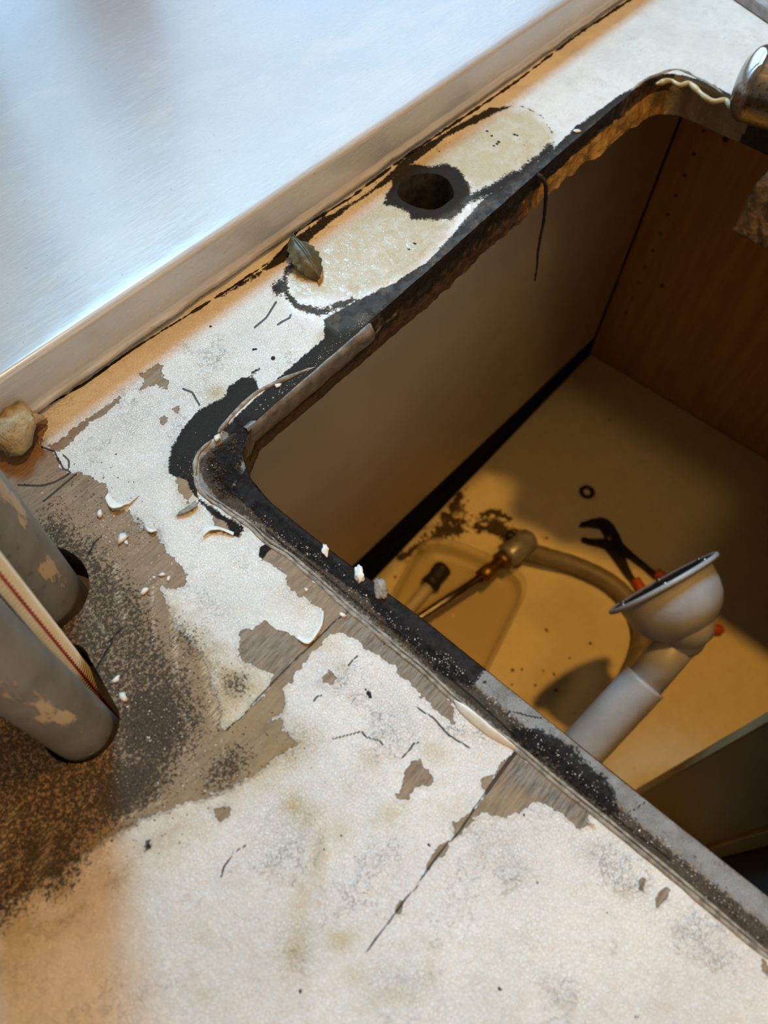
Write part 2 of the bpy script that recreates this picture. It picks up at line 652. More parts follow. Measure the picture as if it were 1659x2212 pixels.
def counter_fields(co):
    U, V = proj(co)
    x, y = co[:, 0], co[:, 1]
    F = lambda i=0.: Field(U, V, i)
    # ---------------- bare (paint gone), signed distance in photo pixels
    b = F(-40)
    b.sdf(z3((770, 150), (870, 90), (900, 100), (880, 140), (930, 190), (915, 235), (860, 205), (800, 225), (775, 235), (800, 190)))
    b.sdf(z3((270, 560), (340, 510), (400, 460), (480, 400), (560, 340), (660, 270), (655, 300), (580, 370), (500, 410), (440, 470), (400, 520), (350, 560), (300, 580)))
    b.sdf(z3((870, 410), (905, 375), (930, 385), (925, 410), (890, 430)))
    b.sdf(z3((950, 345), (985, 330), (975, 360)))
    left = (z3((170, 415), (262, 385), (262, 440), (225, 520), (240, 560), (300, 580), (320, 620), (350, 670), (380, 700), (440, 695), (520, 730), (580, 750), (600, 800), (575, 835), (600, 880), (640, 900), (690, 895), (740, 960), (800, 1000), (860, 1030), (920, 1130), (1000, 1200), (1030, 1250), (1020, 1310), (960, 1335), (900, 1310), (870, 1320))
            + z4((900, 340), (930, 420), (960, 500), (1060, 590), (1150, 760), (1180, 900), (1230, 1080), (1250, 1090))
            + z8((900, 140), (1010, 80), (1115, 100), (1135, 150), (1180, 200), (1060, 280), (960, 350), (860, 400), (700, 440), (500, 520), (330, 640), (150, 760), (0, 840), (-500, 1000)) + [(-600, 1400), (-600, 900), (0, 930)])
    b.sdf(left)
    flap = z9((0, 320), (60, 340), (150, 400), (235, 460), (250, 540), (290, 610), (345, 660), (430, 680), (540, 750), (575, 800), (572, 900), (520, 990), (460, 1080), (440, 1088), (410, 1085), (350, 1045), (270, 970), (150, 945), (45, 885), (0, 885))
    big = (z5((620, 1090),) + z9((250, 300), (400, 430), (600, 600), (780, 770), (1000, 950), (1250, 1160), (1450, 1320), (1659, 1480)) + z7((150, 340), (180, 420), (180, 470), (150, 445), (100, 420), (50, 360), (0, 335))
           + z9((1540, 1610), (1460, 1570), (1400, 1490), (1340, 1420), (1250, 1350), (1220, 1270), (1160, 1260), (1080, 1190), (1010, 1160), (930, 1110), (870, 1050), (770, 1000), (700, 970), (640, 990), (570, 1050), (550, 1100), (480, 1140), (430, 1200), (400, 1270), (330, 1340), (310, 1420), (200, 1480), (220, 1560), (230, 1620), (190, 1700))
           + [(560, 1590), (490, 1577)] + z4((1480, 870), (1520, 790), (1480, 770), (1370, 730), (1310, 680), (1330, 540), (1400, 530), (1440, 495)) + list(reversed(flap)) + z5((590, 1170), (575, 1110)))
    b.sdf(big)
    b.sdf(z7((470, 600), (520, 640), (820, 880), (815, 930), (790, 965), (750, 968), (735, 930), (690, 900), (660, 870), (620, 850), (580, 835), (545, 828), (520, 860), (490, 880), (440, 905), (400, 900), (350, 895), (320, 885), (270, 900), (250, 940), (200, 985), (180, 1000), (165, 1015), (300, 830), (420, 660)))
    b.sdf(z7((300, 730), (320, 712), (355, 708), (365, 725), (400, 660), (440, 610), (465, 600), (330, 800), (310, 760)))
    b.sdf(z7((172, 960), (175, 930), (200, 920), (240, 905), (262, 905), (270, 925), (215, 970), (180, 1000)))
    b.sdf(z7((45, 1155), (75, 1090), (110, 1035), (160, 1012), (150, 1065), (140, 1085), (90, 1105), (50, 1165)))
    b.sdf(za((800, 1155), (810, 1120), (845, 1070), (880, 1065), (870, 1090), (840, 1140), (805, 1165)))
    b.sdf(za((850, 370), (870, 280), (905, 240), (960, 228), (985, 270), (1015, 300), (1042, 340), (1025, 385), (985, 375), (930, 385), (915, 430), (880, 468), (830, 470), (815, 440), (835, 420)))
    b.sdf(z9((565, 1400), (575, 1350), (620, 1325), (670, 1345), (693, 1390), (680, 1435), (640, 1452), (580, 1440)))
    b.sdf(zc((845, 1330), (860, 1320), (875, 1370), (860, 1420), (820, 1400), (830, 1360)))
    b.sdf(zc((930, 1530), (935, 1450), (960, 1410), (1010, 1380), (1035, 1385), (1010, 1460), (950, 1520)))
    b.sdf(zc((1620, 1850), (1659, 1860), (1659, 1950), (1625, 1930)))
    b.sdf(z8((840, 455), (880, 450), (920, 455), (905, 500), (870, 505), (850, 480)))
    b.sdf(z3((1120, 1050), (1165, 1020), (1185, 970), (1160, 900), (1230, 930), (1340, 990), (1330, 1040), (1300, 1050), (1275, 1030), (1220, 1015), (1150, 1025)))
    b.sdf(z3((970, 935), (1040, 890), (1100, 840), (1090, 880), (1020, 910)))
    b.sdf(z3((960, 720), (1020, 720), (1070, 790), (1040, 860), (1000, 820)))
    # ---------------- black mould and grime density
    m = F()
    blk = z5((535, 100), (470, 105), (400, 150), (380, 200), (330, 240), (250, 280), (200, 320), (120, 400), (70, 500), (45, 580), (40, 670), (80, 690), (150, 700), (170, 760), (220, 830), (270, 850), (330, 900), (400, 950), (480, 990), (490, 1010), (450, 1050), (410, 1020), (390, 960), (300, 920), (240, 860), (215, 820), (190, 700), (190, 600), (210, 540), (290, 480), (330, 440), (400, 340), (500, 240), (580, 160), (560, 110))
    m.poly(blk, 20, 1.05)
    m.poly(z5((520, 60), (590, 20), (600, 50), (520, 110)), 14, .55)
    m.poly(z5((575, 1170), (580, 1110), (640, 1080), (690, 1120), (640, 1130), (600, 1180)), 8, .95)
    m.poly([(700, 690), (760, 655), (850, 612), (930, 560), (1000, 480), (1050, 425), (1110, 385), (1195, 322), (1240, 275), (1330, 212), (1390, 175), (1450, 158), (1520, 172), (1580, 205), (1580, 240), (1460, 200), (1400, 215), (1330, 262), (1185, 400), (1000, 560), (830, 700), (720, 790), (600, 880), (560, 915), (500, 940), (480, 930), (540, 870), (620, 800), (700, 730)], 14, .93)
    m.line([(560, 905), (640, 840), (760, 745), (880, 650), (1010, 545)], 16, .85)
    m.poly([(590, 555), (640, 510), (700, 470), (780, 425), (830, 385), (880, 335), (1000, 262), (1060, 232), (1110, 228), (1060, 250), (960, 300), (880, 362), (830, 402), (760, 445), (690, 500), (650, 540), (600, 575), (560, 590)], 12, .85)
    m.line([(480, 640), (560, 590), (620, 540), (700, 470)], 10, .75, 16)
    m.line([(1090, 232), (1130, 230), (1170, 250), (1192, 285), (1194, 310)], 4, .62, 8)
    m.line([(640, 560), (618, 590), (612, 625), (640, 660), (690, 675), (760, 650)], 22, .68, 22)
    m.blob(605, 620, 28, 24, 0, .75)
    m.poly(z2((660, 620), (690, 540), (720, 460), (800, 415), (900, 425), (985, 415), (1040, 440), (1090, 500), (1105, 560), (1110, 600), (1050, 660), (1000, 700), (930, 700), (850, 690), (800, 690), (790, 660), (730, 630)), 26, 1.0)
    m.line([(1010, 430), (1060, 410), (1130, 370), (1190, 320)], 26, .75, 26)
    for cx, cy in z2((1190, 245), (1215, 270), (1240, 310), (1225, 320), (1330, 263), (1345, 266), (1250, 300), (820, 820), (790, 850)):
        m.blob(cx, cy, 5, 3, 20, .8)
    m.blob(1168, 375, 22, 12, -30, .95)
    # speckled spots over the white paint
    for cx, cy, r in ((797, 1498, 5), (800, 1505, 4), (791, 1490, 3), (697, 1423, 1.5), (650, 2142, 5), (1375, 2196, 4), (1080, 2136, 5), (1282, 1948, 3), (1130, 1760, 3), (927, 1825, 4), (736, 1805, 2.5), (700, 1835, 3), (1136, 2140, 2), (830, 1392, 2), (905, 1925, 2), (1313, 1972, 3), (1160, 1907, 2), (1074, 2042, 2), (560, 1990, 2), (560, 2118, 2), (455, 705, 3), (548, 755, 4), (590, 774, 5), (553, 754, 3)):
        m.blob(cx, cy, r * 1.2, r, 0, 1.0)
    # ledge smears
    m.poly([(500, 1060), (530, 1010), (640, 1090), (740, 1180), (880, 1280), (860, 1310), (790, 1290), (700, 1230), (620, 1170), (560, 1120)], 14, .97)
    m.poly([(790, 1240), (900, 1290), (980, 1340), (1070, 1430), (1020, 1490), (960, 1465), (860, 1375), (800, 1310)], 30, .80)
    m.poly([(1100, 1560), (1160, 1560), (1240, 1610), (1330, 1700), (1340, 1760), (1300, 1760), (1190, 1660), (1100, 1600)], 46, .72)
    m.poly(z5((250, 590), (300, 530), (400, 450), (450, 380), (560, 410), (590, 480), (480, 620), (500, 690), (440, 740), (480, 830), (380, 820), (290, 730)), 40, .72)
    m.blob(1047, 1474, 8, 7, 0, .62)
    m.blob(1570, 1920, 10, 7, 30, .6)
    m.blob(1500, 1850, 9, 6, 30, .5)
    # ---------------- brown granular dirt
    d = F()
    d.poly(z4((350, -300), (430, -150), (520, -60), (700, 100), (900, 330), (960, 560), (1120, 700), (1180, 900), (1230, 1080)) + z8((800, 260), (760, 330), (700, 420), (500, 560), (330, 700), (180, 860), (60, 980), (-200, 1150), (-500, 1200), (-500, -200)), 130, .60)
    d.blob(330, 1560, 130, 150, 0, .82)
    d.blob(400, 1390, 90, 110, -30, .50)
    d.blob(270, 1700, 170, 90, -35, .80)
    d.blob(510, 1480, 60, 50, 30, .56)
    d.blob(490, 1660, 110, 60, -38, .62)
    d.blob(300, 1150, 90, 70, 0, .42)
    d.blob(100, 1850, 140, 130, -45, .72)
    d.blob(60, 960, 60, 40, 0, .5)
    d.line([(620, 1540), (540, 1660), (440, 1740), (300, 1850), (120, 2010), (0, 2100)], 40, .46, 130)
    m.line([(430, 1740), (300, 1870), (190, 1960), (120, 2030)], 6, .46, 40)
    m.line([(130, 2030), (60, 2090), (0, 2120)], 4, .6, 14)
    m.blob(320, 1830, 14, 26, 10, .55)
    d.poly(z5((225, 590), (290, 520), (340, 500), (400, 440), (450, 370), (560, 410), (585, 480), (470, 620), (500, 690), (430, 740), (500, 850), (640, 1000), (560, 960), (440, 900), (330, 830), (240, 700), (215, 640)), 14, .98)
    d.line(z5((330, 800), (450, 900), (620, 1040)) + z9((250, 230), (500, 430), (750, 650), (1000, 850), (1250, 1060), (1659, 1360)) + z7((330, 430), (640, 690), (900, 900), (1200, 1140), (1659, 1500)), 20, .80, 34)
    d.line(z7((640, 720), (900, 940), (1200, 1170), (1659, 1545)), 16, .7, 30)
    d.line([(560, 1105), (640, 1172), (720, 1236), (800, 1308), (900, 1396), (1000, 1484), (1120, 1584), (1250, 1694), (1400, 1822), (1659, 2030)], 44, .95, 30)
    d.line([(300, 752), (500, 625), (620, 545)], 4, .45, 14)
    # ---------------- yellow and cream staining of the paint
    st = F()
    st.poly([(640, 640), (620, 590), (700, 520), (820, 440), (900, 350), (1000, 290), (1090, 235), (1150, 240), (1195, 290), (1190, 320), (1110, 380), (1020, 410), (960, 500), (900, 580), (760, 640)], 20, .75)
    st.poly([(500, 1640), (600, 1560), (680, 1600), (640, 1650), (560, 1700), (480, 1740)], 80, .8)
    st.poly([(370, 1300), (470, 1400), (600, 1480), (600, 1560), (480, 1640), (420, 1500)], 60, .75)
    st.line([(0, 2080), (200, 1950), (430, 1740), (600, 1620)], 60, .6, 120)
    for cx, cy, rx, ry, a, v in ((640, 1740, 35, 28, 20, .8), (668, 1760, 30, 30, 0, .5), (690, 1840, 20, 60, 10, .7), (735, 2030, 30, 25, 0, .8), (640, 2050, 30, 50, 20, .6), (650, 1950, 25, 60, 15, .5), (800, 1640, 30, 30, 0, .45), (845, 1760, 30, 28, 0, .45), (735, 1795, 34, 34, 0, .45),
                                 (940, 1625, 40, 25, 20, .5), (740, 1440, 14, 14, 0, .5), (770, 2110, 30, 25, 0, .3), (850, 2150, 60, 20, -10, .25), (930, 2090, 18, 60, 10, .25), (700, 1390, 40, 25, 0, .4), (640, 1300, 50, 25, 30, .35), (470, 850, 25, 20, 0, .8), (410, 1060, 25, 40, 10, .8), (420, 1100, 20, 20, 0, .6), (705, 720, 30, 12, -40, .8), (1000, 1760, 60, 30, 0, .25), (620, 1650, 50, 30, -30, .5), (430, 2010, 50, 20, 30, .2), (440, 2150, 40, 20, 0, .2)):
        st.blob(cx, cy, rx, ry, a, v)
    st.line([(0, 900), (250, 770), (500, 630), (620, 560)], 14, .35, 50)
    # ---------------- cracks
    c = F()
    main = z7((465, 605), (400, 690), (330, 790), (270, 870), (200, 980), (160, 1020), (110, 1075), (50, 1160), (0, 1235)) + za((900, 1030), (870, 1060), (805, 1155), (760, 1220), (700, 1290), (640, 1380))
    c.crackline(main, 1.6)
    c.crackline(z7((465, 605), (400, 690), (330, 790)), 5)
    c.crackline(z9((790, 800), (700, 860), (560, 1000), (380, 1170), (150, 1400), (0, 1560)) + [(520, 1550), (490, 1577)], .6)
    for l in (z7((420, 430), (440, 408), (480, 415), (520, 428), (560, 436), (590, 440)), z9((920, 655), (1050, 650), (1130, 640), (1140, 615), (1180, 605)), zc((770, 900), (800, 892), (830, 870), (870, 840)),
              z3((100, 760), (230, 765), (300, 745), (380, 700)), z3((230, 550), (300, 575), (320, 620), (350, 670), (390, 690)), z3((350, 595), (380, 625), (380, 665)), z3((560, 1040), (520, 1080), (490, 1140)),
              z4((440, 900), (620, 600)), z4((590, 610), (640, 560), (700, 510)), za((440, 100), (560, 70), (610, 55), (640, 90), (720, 110), (740, 140)), za((840, 220), (890, 180), (920, 130), (960, 120)),
              z8((880, 730), (890, 690), (930, 630), (980, 600)), z9((800, 1275), (840, 1220), (880, 1190)), z9((490, 1600), (510, 1560), (560, 1540)), z7((0, 390), (80, 440), (150, 520), (250, 580)), z3((1010, 230), (1060, 250), (1100, 320)),
              z3((240, 850), (420, 700)), zd((0, 1390), (60, 1350), (140, 1310), (155, 1270)), z2((0, 1250), (60, 1200), (110, 1120))):
        c.crackline(l, .8)
    led = z9((60, 60), (220, 200), (400, 330), (560, 450), (700, 570), (900, 740), (1100, 890), (1300, 1020), (1659, 1330)) + z7((190, 280), (330, 400), (480, 540), (640, 680), (800, 800), (1000, 960), (1200, 1110))
    c.crackline(led, 1.5)
    foot = [(-100, 1015), (60, 917), (95, 880), (180, 830), (290, 752), (400, 684), (500, 622), (600, 552), (645, 497), (760, 425), (880, 335), (1007, 250), (1110, 180), (1256, 68), (1360, 0), (1450, -60)]
    # ---------------- wetness
    wt = F()
    wt.poly([(600, 600), (640, 560), (720, 545), (760, 560), (740, 620), (880, 600), (960, 520), (1010, 420), (1060, 430), (1190, 330), (1200, 380), (1000, 550), (830, 690), (730, 720), (640, 690), (600, 650)], 16, 1)
    wt.poly(z2((900, 690), (1000, 660), (1100, 560), (1070, 470), (1120, 520), (1130, 620), (960, 720)), 10, 1)
    wt.poly([(620, 560), (760, 500), (860, 470), (900, 540), (760, 640), (640, 650)], 30, .7)
    wt.poly([(1190, 330), (1380, 190), (1400, 215), (1200, 400)], 10, .75)
    # ---------------- grey of the bare board
    g = F()
    g.poly(z9((800, 880), (1150, 1080), (1500, 1380), (1659, 1520), (1659, 1760), (1500, 1500), (1250, 1330), (1000, 1150), (850, 1000)), 50, .9)
    g.poly(z7((440, 650), (480, 620), (820, 890), (790, 960), (600, 830), (440, 740)), 40, .9)
    g.poly(z4((1330, 540), (1600, 540), (1659, 680), (1520, 790), (1300, 690)), 30, .45)
    g.poly(zc((810, 1300), (1060, 1370), (940, 1540), (800, 1420)), 30, .5)
    # ---------------- relief (crazed, flaking paint)
    rl = F(.25)
    for cx, cy, rx, ry, a, v in ((430, 830, 130, 70, -35, .9), (300, 900, 120, 70, -30, .8), (400, 1000, 60, 120, 0, .7), (600, 780, 90, 40, -35, .4), (860, 1560, 130, 90, 40, .8), (640, 1600, 90, 60, -20, .9), (620, 1800, 110, 120, 0, .9), (800, 1900, 120, 150, 0, .6), (1080, 1830, 120, 60, 60, .9), (1330, 1880, 160, 50, 40, .9), (1500, 2010, 120, 60, 40, .9), (1160, 2000, 60, 90, 0, .6), (1200, 2130, 110, 40, 30, .7), (880, 2120, 110, 60, 0, .7), (640, 2050, 60, 80, 20, .9),
                                 (1000, 1560, 50, 100, -45, .9), (560, 1240, 160, 30, 38, .5), (500, 1330, 140, 30, 38, .5), (450, 1480, 60, 90, 0, .9), (1400, 130, 180, 60, -35, .35), (760, 1480, 90, 60, 30, .7), (240, 1190, 120, 90, 0, .7)):
        rl.blob(cx, cy, rx, ry, a, v)
    # ---------------- orange brown soaking, scratches, ledge
    oc = F()
    oc.blob(90, 960, 90, 60, -20, .9)
    oc.poly([(0, 930), (100, 900), (140, 960), (80, 1010), (0, 1010)], 50, .8)
    oc.blob(1080, 1600, 30, 14, -55, .8)
    oc.blob(340, 1455, 20, 14, 0, .8)
    oc.line(z7((440, 640), (400, 700)), 6, 1.0, 8)
    oc.blob(890, 1560, 25, 14, 40, 0.5)
    oc.line([(130, 965), (250, 870), (290, 852)], 8, .25, 30)
    oc.line([(600, 600), (700, 520), (900, 370)], 14, .5, 40)
    sc = F()
    for l, wd in ((z4((940, 330), (960, 560), (975, 830)), 14), (z4((1080, 560), (1130, 700), (1190, 1050)), 22), (z4((1220, 1140), (1240, 1240), (1215, 1350), (1150, 1375), (1090, 1320)), 3), (z4((1020, 1010), (1040, 1060), (1030, 1140)), 4), (z4((960, 1160), (1050, 1220), (1090, 1290)), 3),
                  (z8((200, 560), (150, 750), (70, 950)), 26), (z8((60, 470), (0, 620)), 24), (z8((130, 460), (190, 540)), 3), (z8((230, 900), (330, 810), (480, 720)), 3), (z8((480, 500), (660, 420)), 5), (z8((250, 640), (120, 700)), 3), (z4((640, 190), (660, 420), (700, 520)), 16), (z4((840, 300), (850, 560)), 6),
                  (z4((460, 380), (560, 520), (640, 700)), 7), (z8((0, 700), (90, 640)), 14)):
        sc.line(l, wd, 1.0, wd * .6)
    lg = F()
    k = (x < .16) & (x > .09)
    lv = np.zeros(x.shape)
    lv[k] = np.clip(sd_poly(x[k], y[k], LEDGE) / .0015, 0, 1)
    gap = F()  # black line at the sill foot: dirt deposit plus painted shadow
    gap.crackline(foot, 1)
    tone = np.clip((fbm(U, V, .004, 3, 21) - .35) * 2, 0, 1)
    return {'fa': (b.f / 40 * .5 + .5, m.f, d.f, st.f), 'fb': (c.f, wt.f, g.f, rl.f), 'fc': (oc.f, sc.f, lv, gap.f)}


# ================================================================== materials
def mat_counter():
    t = NT('painted_worktop')
    bs, mold, dirt, stain = t.attr('fa')
    crack, wet, grey, relief = t.attr('fb')
    orange, scr, ledge, gap = t.attr('fc')
    nE = t.noise(330, 6, .62)
    nE2 = t.noise(110, 5, .6, off=3.1)
    nF = t.noise(1500, 5, .65, off=1.7)
    nM = t.noise(620, 8, .72, off=5.3)
    nL = t.noise(26, 4, .55, off=7.7)
    # paint mask: 1 where paint survives
    e = t.math('MULTIPLY_ADD', bs, 80, -40)
    e = t.add(e, t.math('MULTIPLY_ADD', nE, 26, -13), t.math('MULTIPLY_ADD', nE2, 14, -7))
    e = t.add(e, t.mul(dirt, t.math('MULTIPLY_ADD', nM, 90, -45)), t.mul(dirt, t.math('MULTIPLY_ADD', nE2, 60, -30)))
    paint = t.step(e, 1.2, -1.2)
    lip = t.mul(t.step(e, -9, -1.5), paint)
    # paint colour
    pc = t.mix(t.step(nL, .35, .65), (.745, .725, .70), (.665, .65, .63))
    pc = t.mix(t.step(t.noise(75, 5, .65, off=15), .52, .66, 0, .45), pc, (.60, .57, .525))
    yel = t.math('MULTIPLY', stain, t.step(nE2, .15, .6, .45, 1.1), clamp=True)
    pc = t.mix(yel, pc, (.50, .40, .225))
    pc = t.mix(t.mul(t.step(nE2, .55, .7), relief, .35), pc, (.52, .46, .38))
    co2 = t.vadd(t.coord(), t.noisev(190, 3), .006)
    cr1 = t.step(t.voro(330, 'DISTANCE_TO_EDGE', co=co2), .055, .0)
    gate = t.step(t.add(t.mul(relief, .6), t.mul(t.noise(45, 5, .65, off=2.2), 1.5)), 1.05, 1.4)
    cr = t.mul(cr1, gate)
    co3 = t.vadd(t.coord(), t.noisev(90, 3), .02)
    cr2 = t.mul(t.step(t.voro(95, 'DISTANCE_TO_EDGE', co=co3), .018, .0), t.step(t.add(relief, t.mul(nL, .6)), .8, 1.05))
    crk = t.math('MAXIMUM', cr, cr2)
    pc = t.mix(t.mul(crk, .06), pc, (.33, .29, .24))
    # bare board
    stk = t.noise(60, 6, .7, co=t.vmap((1.0, 4, 1), (0, 0, .35)))
    stk2 = t.noise(260, 5, .7, co=t.vmap((.35, 3, 1), (0, 0, -.9)))
    bc = t.mix(t.step(stk, .3, .7), (.30, .215, .135), (.175, .125, .078))
    bc = t.mix(t.step(stk2, .42, .62, 0, .4), bc, (.37, .30, .215))
    bc = t.mix(t.mul(yel, .8), bc, (.30, .21, .095))
    gc = t.mix(t.step(stk2, .35, .6), (.055, .052, .05), (.25, .23, .205))
    bc = t.mix(grey, bc, gc)
    bc = t.mix(t.mul(orange, t.step(nE2, .2, .6)), bc, (.23, .105, .03))
    base = t.mix(paint, bc, pc)
    base = t.mix(t.mul(lip, .25), base, (.86, .84, .80))
    # ledge: grey primer
    lc = t.mix(t.step(nE2, .4, .6), (.31, .32, .325), (.235, .235, .235))
    lc = t.mix(t.step(nF, .60, .68), lc, (.05, .045, .04))
    base = t.mix(ledge, base, lc)
    # thin cream soaked dirt, then grain
    df0 = t.step(t.add(dirt, t.math('MULTIPLY_ADD', nE2, .8, -.4)), .18, .75)
    base = t.mix(t.mul(df0, .75), base, t.mix(nF, (.33, .24, .14), (.22, .155, .095)))
    df = t.step(t.add(dirt, t.math('MULTIPLY_ADD', nM, 1.5, -.75), t.math('MULTIPLY_ADD', nF, .8, -.4)), .50, .78)
    dc = t.mix(t.step(nF, .38, .6), (.030, .021, .015), (.14, .10, .065))
    dc = t.mix(t.mul(ledge, t.step(nE, .35, .6), .8, t.step(mold, .5, .2)), dc, (.155, .122, .088))
    base = t.mix(df, base, dc)
    spk = t.mul(t.step(t.noise(1500, 2, .5, off=9), .69, .73), t.step(t.add(dirt, mold), .35, .6))
    base = t.mix(t.mul(spk, .8), base, (.62, .57, .5))
    # scratches through the dirt
    sn = t.step(t.noise(240, 4, .6, co=t.vmap((.55, 4.5, 1), (0, 0, 2.35))), .42, .6)
    sf = t.mul(scr, sn)
    base = t.mix(t.mul(sf, .8), base, (.58, .48, .345))
    # mould
    mf = t.step(t.add(mold, t.math('MULTIPLY_ADD', nM, 1.0, -.5), t.math('MULTIPLY_ADD', nE2, .7, -.35)), .44, .60)
    mc = t.mix(t.step(nF, .42, .7), (.006, .006, .0065), (.034, .031, .030))
    mc = t.mix(t.mul(ledge, t.step(nE, .3, .7)), mc, (.042, .036, .038))
    mc = t.mix(t.mul(wet, t.step(nE2, .5, .62), .45), mc, (.12, .095, .07))
    base = t.mix(t.mul(mf, .96), base, mc)
    crack = t.step(t.add(crack, t.math('MULTIPLY_ADD', nE, .16, -.08)), .86, .90)
    gap = t.step(t.add(gap, t.math('MULTIPLY_ADD', nE2, .9, -.45)), .84, .90)
    base = t.mix(t.mul(crack, .9), base, (.025, .018, .013))
    base = t.mix(gap, base, (.02, .014, .009))  # dirt and shadow painted along the sill foot
    # relief
    fn = t.noise(70, 9, .70, off=21)
    rgate = t.add(t.mul(relief, .7), t.mul(t.step(t.noise(34, 5, .65, off=31), .42, .62), .75))
    fl = t.math('ADD', t.step(fn, .47, .485), t.step(fn, .56, .575))
    flg = t.mul(fl, t.step(rgate, .75, 1.2), paint)
    fedge = t.mul(t.step(t.math('ABSOLUTE', t.math('SUBTRACT', fn, .478)), .004, .0), t.step(rgate, .8, 1.2), paint)
    base = t.mix(t.mul(fedge, .30, t.math('SUBTRACT', 1, mf)), base, (.30, .255, .20))
    fine = t.step(t.voro(780, 'DISTANCE_TO_EDGE', co=t.vadd(t.coord(), t.noisev(300, 3), .004)), .0, .09)
    h = t.add(t.mul(paint, .00055), t.mul(lip, .00025), t.mul(flg, .00034), t.mul(fine, paint, t.math('MULTIPLY_ADD', relief, .0001, .00008)),
              t.mul(crk, -.00012), t.mul(t.noise(520, 5, .6, off=4), t.math('MULTIPLY_ADD', relief, .00035, .00022)),
              t.mul(df, nF, .0011), t.mul(mf, nM, .0018), t.mul(crack, -.0016), t.mul(gap, -.001),
              t.mul(t.noise(140, 4, .6, off=6), .0010), t.mul(stk2, t.math('SUBTRACT', 1, paint), .0006), t.mul(nF, t.mul(ledge, .0006)))
    h = t.mul(h, t.math('MULTIPLY_ADD', wet, -.55, 1))
    t.bump(h, 1.0, 1.0)
    rg = t.math('MULTIPLY_ADD', paint, -.12, .62)
    wf = t.math('MULTIPLY', wet, t.step(t.noise(130, 4, .6, off=12), .42, .55))
    rg = t.math('ADD', t.mul(rg, t.math('SUBTRACT', 1, wf)), t.mul(wf, .10))
    return t.fin(base, rg, 0, t.add(t.mul(wf, .55), t.math('MULTIPLY_ADD', mf, -.2, .35)))


def mat_cut():
    t = NT('cutout_edge_grime')
    a, bl, am, gr = t.attr('fa')     # grey band, black, amber glue, tan
    n1 = t.noise(160, 6, .6)
    n2 = t.noise(520, 5, .65)
    n3 = t.noise(90, 4, .6, co=t.vmap((1, 1, .3)))
    c = t.mix(t.step(n1, .3, .7), (.10, .06, .03), (.035, .02, .012))
    c = t.mix(t.step(t.add(am, t.math('MULTIPLY_ADD', n1, .9, -.45)), .4, .6), c, t.mix(t.step(n3, .35, .65), (.56, .33, .085), (.30, .15, .03)))
    c = t.mix(t.step(t.add(gr, t.math('MULTIPLY_ADD', n1, .5, -.25)), .4, .6), c, t.mix(t.step(n3, .35, .65), (.34, .285, .21), (.25, .20, .14)))
    c = t.mix(t.step(t.add(a, t.math('MULTIPLY_ADD', n1, .6, -.3)), .4, .6), c, t.mix(t.step(n2, .4, .62), (.15, .145, .145), (.07, .066, .064)))
    c = t.mix(t.step(t.add(bl, t.math('MULTIPLY_ADD', n1, .8, -.4)), .42, .6), c, (.012, .010, .009))
    t.bump(t.add(t.mul(n2, .0012), t.mul(n1, .0022)))
    return t.fin(c, t.step(n1, .3, .7, .22, .6), 0, .5)


def mat_sill():
    t = NT('glossy_white_sill_paint')
    st = t.noise(70, 6, .65, co=t.vmap((.9, 9, 4), (0, 0, .12)))
    st2 = t.noise(300, 4, .6, co=t.vmap((.5, 6, 4), (0, 0, .12)))
    big = t.noise(9, 4, .6)
    c = t.mix(t.step(big, .35, .65), (.535, .55, .58), (.465, .485, .53))
    sm = t.mul(t.step(t.noise(14, 5, .65, off=3, co=t.vmap((1, 2.2, 1))), .52, .66), .35)
    c = t.mix(sm, c, (.62, .60, .565))
    c = t.mix(t.step(t.noise(420, 3, .5, off=5), .715, .735), c, (.35, .32, .28))
    sz = t.t.nodes.new('ShaderNodeSeparateXYZ')
    t.set(sz.inputs[0], t.coord())
    low = t.step(sz.outputs[2], .9085, .9035)
    edge = t.mul(low, t.step(t.noise(60, 5, .6, co=t.vmap((1, 1, .2))), .35, .6))
    c = t.mix(t.mul(edge, .55), c, (.42, .32, .20))
    c = t.mix(t.mul(t.step(t.noise(190, 5, .6, off=8), .6, .7), low), c, (.10, .07, .045))
    t.bump(t.add(t.mul(st, .00042), t.mul(st2, .00012), t.mul(t.noise(30, 3, .5), .0006)))
    rg = t.step(st, .3, .7, .16, .30)
    return t.fin(c, .45, 0, .5, Coat_Weight=1.0, Coat_Roughness=rg, Coat_IOR=1.62)


def mat_base():
    t = NT('cabinet_base_melamine')
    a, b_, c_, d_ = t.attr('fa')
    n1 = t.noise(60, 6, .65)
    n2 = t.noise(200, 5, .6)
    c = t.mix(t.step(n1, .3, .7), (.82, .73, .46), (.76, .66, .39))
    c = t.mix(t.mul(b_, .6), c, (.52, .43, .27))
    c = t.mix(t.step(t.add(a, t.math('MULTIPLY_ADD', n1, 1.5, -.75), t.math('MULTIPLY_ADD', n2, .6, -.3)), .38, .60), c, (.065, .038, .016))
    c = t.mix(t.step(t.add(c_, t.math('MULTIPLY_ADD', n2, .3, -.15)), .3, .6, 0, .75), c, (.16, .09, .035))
    return t.fin(c, .45, 0, .4)


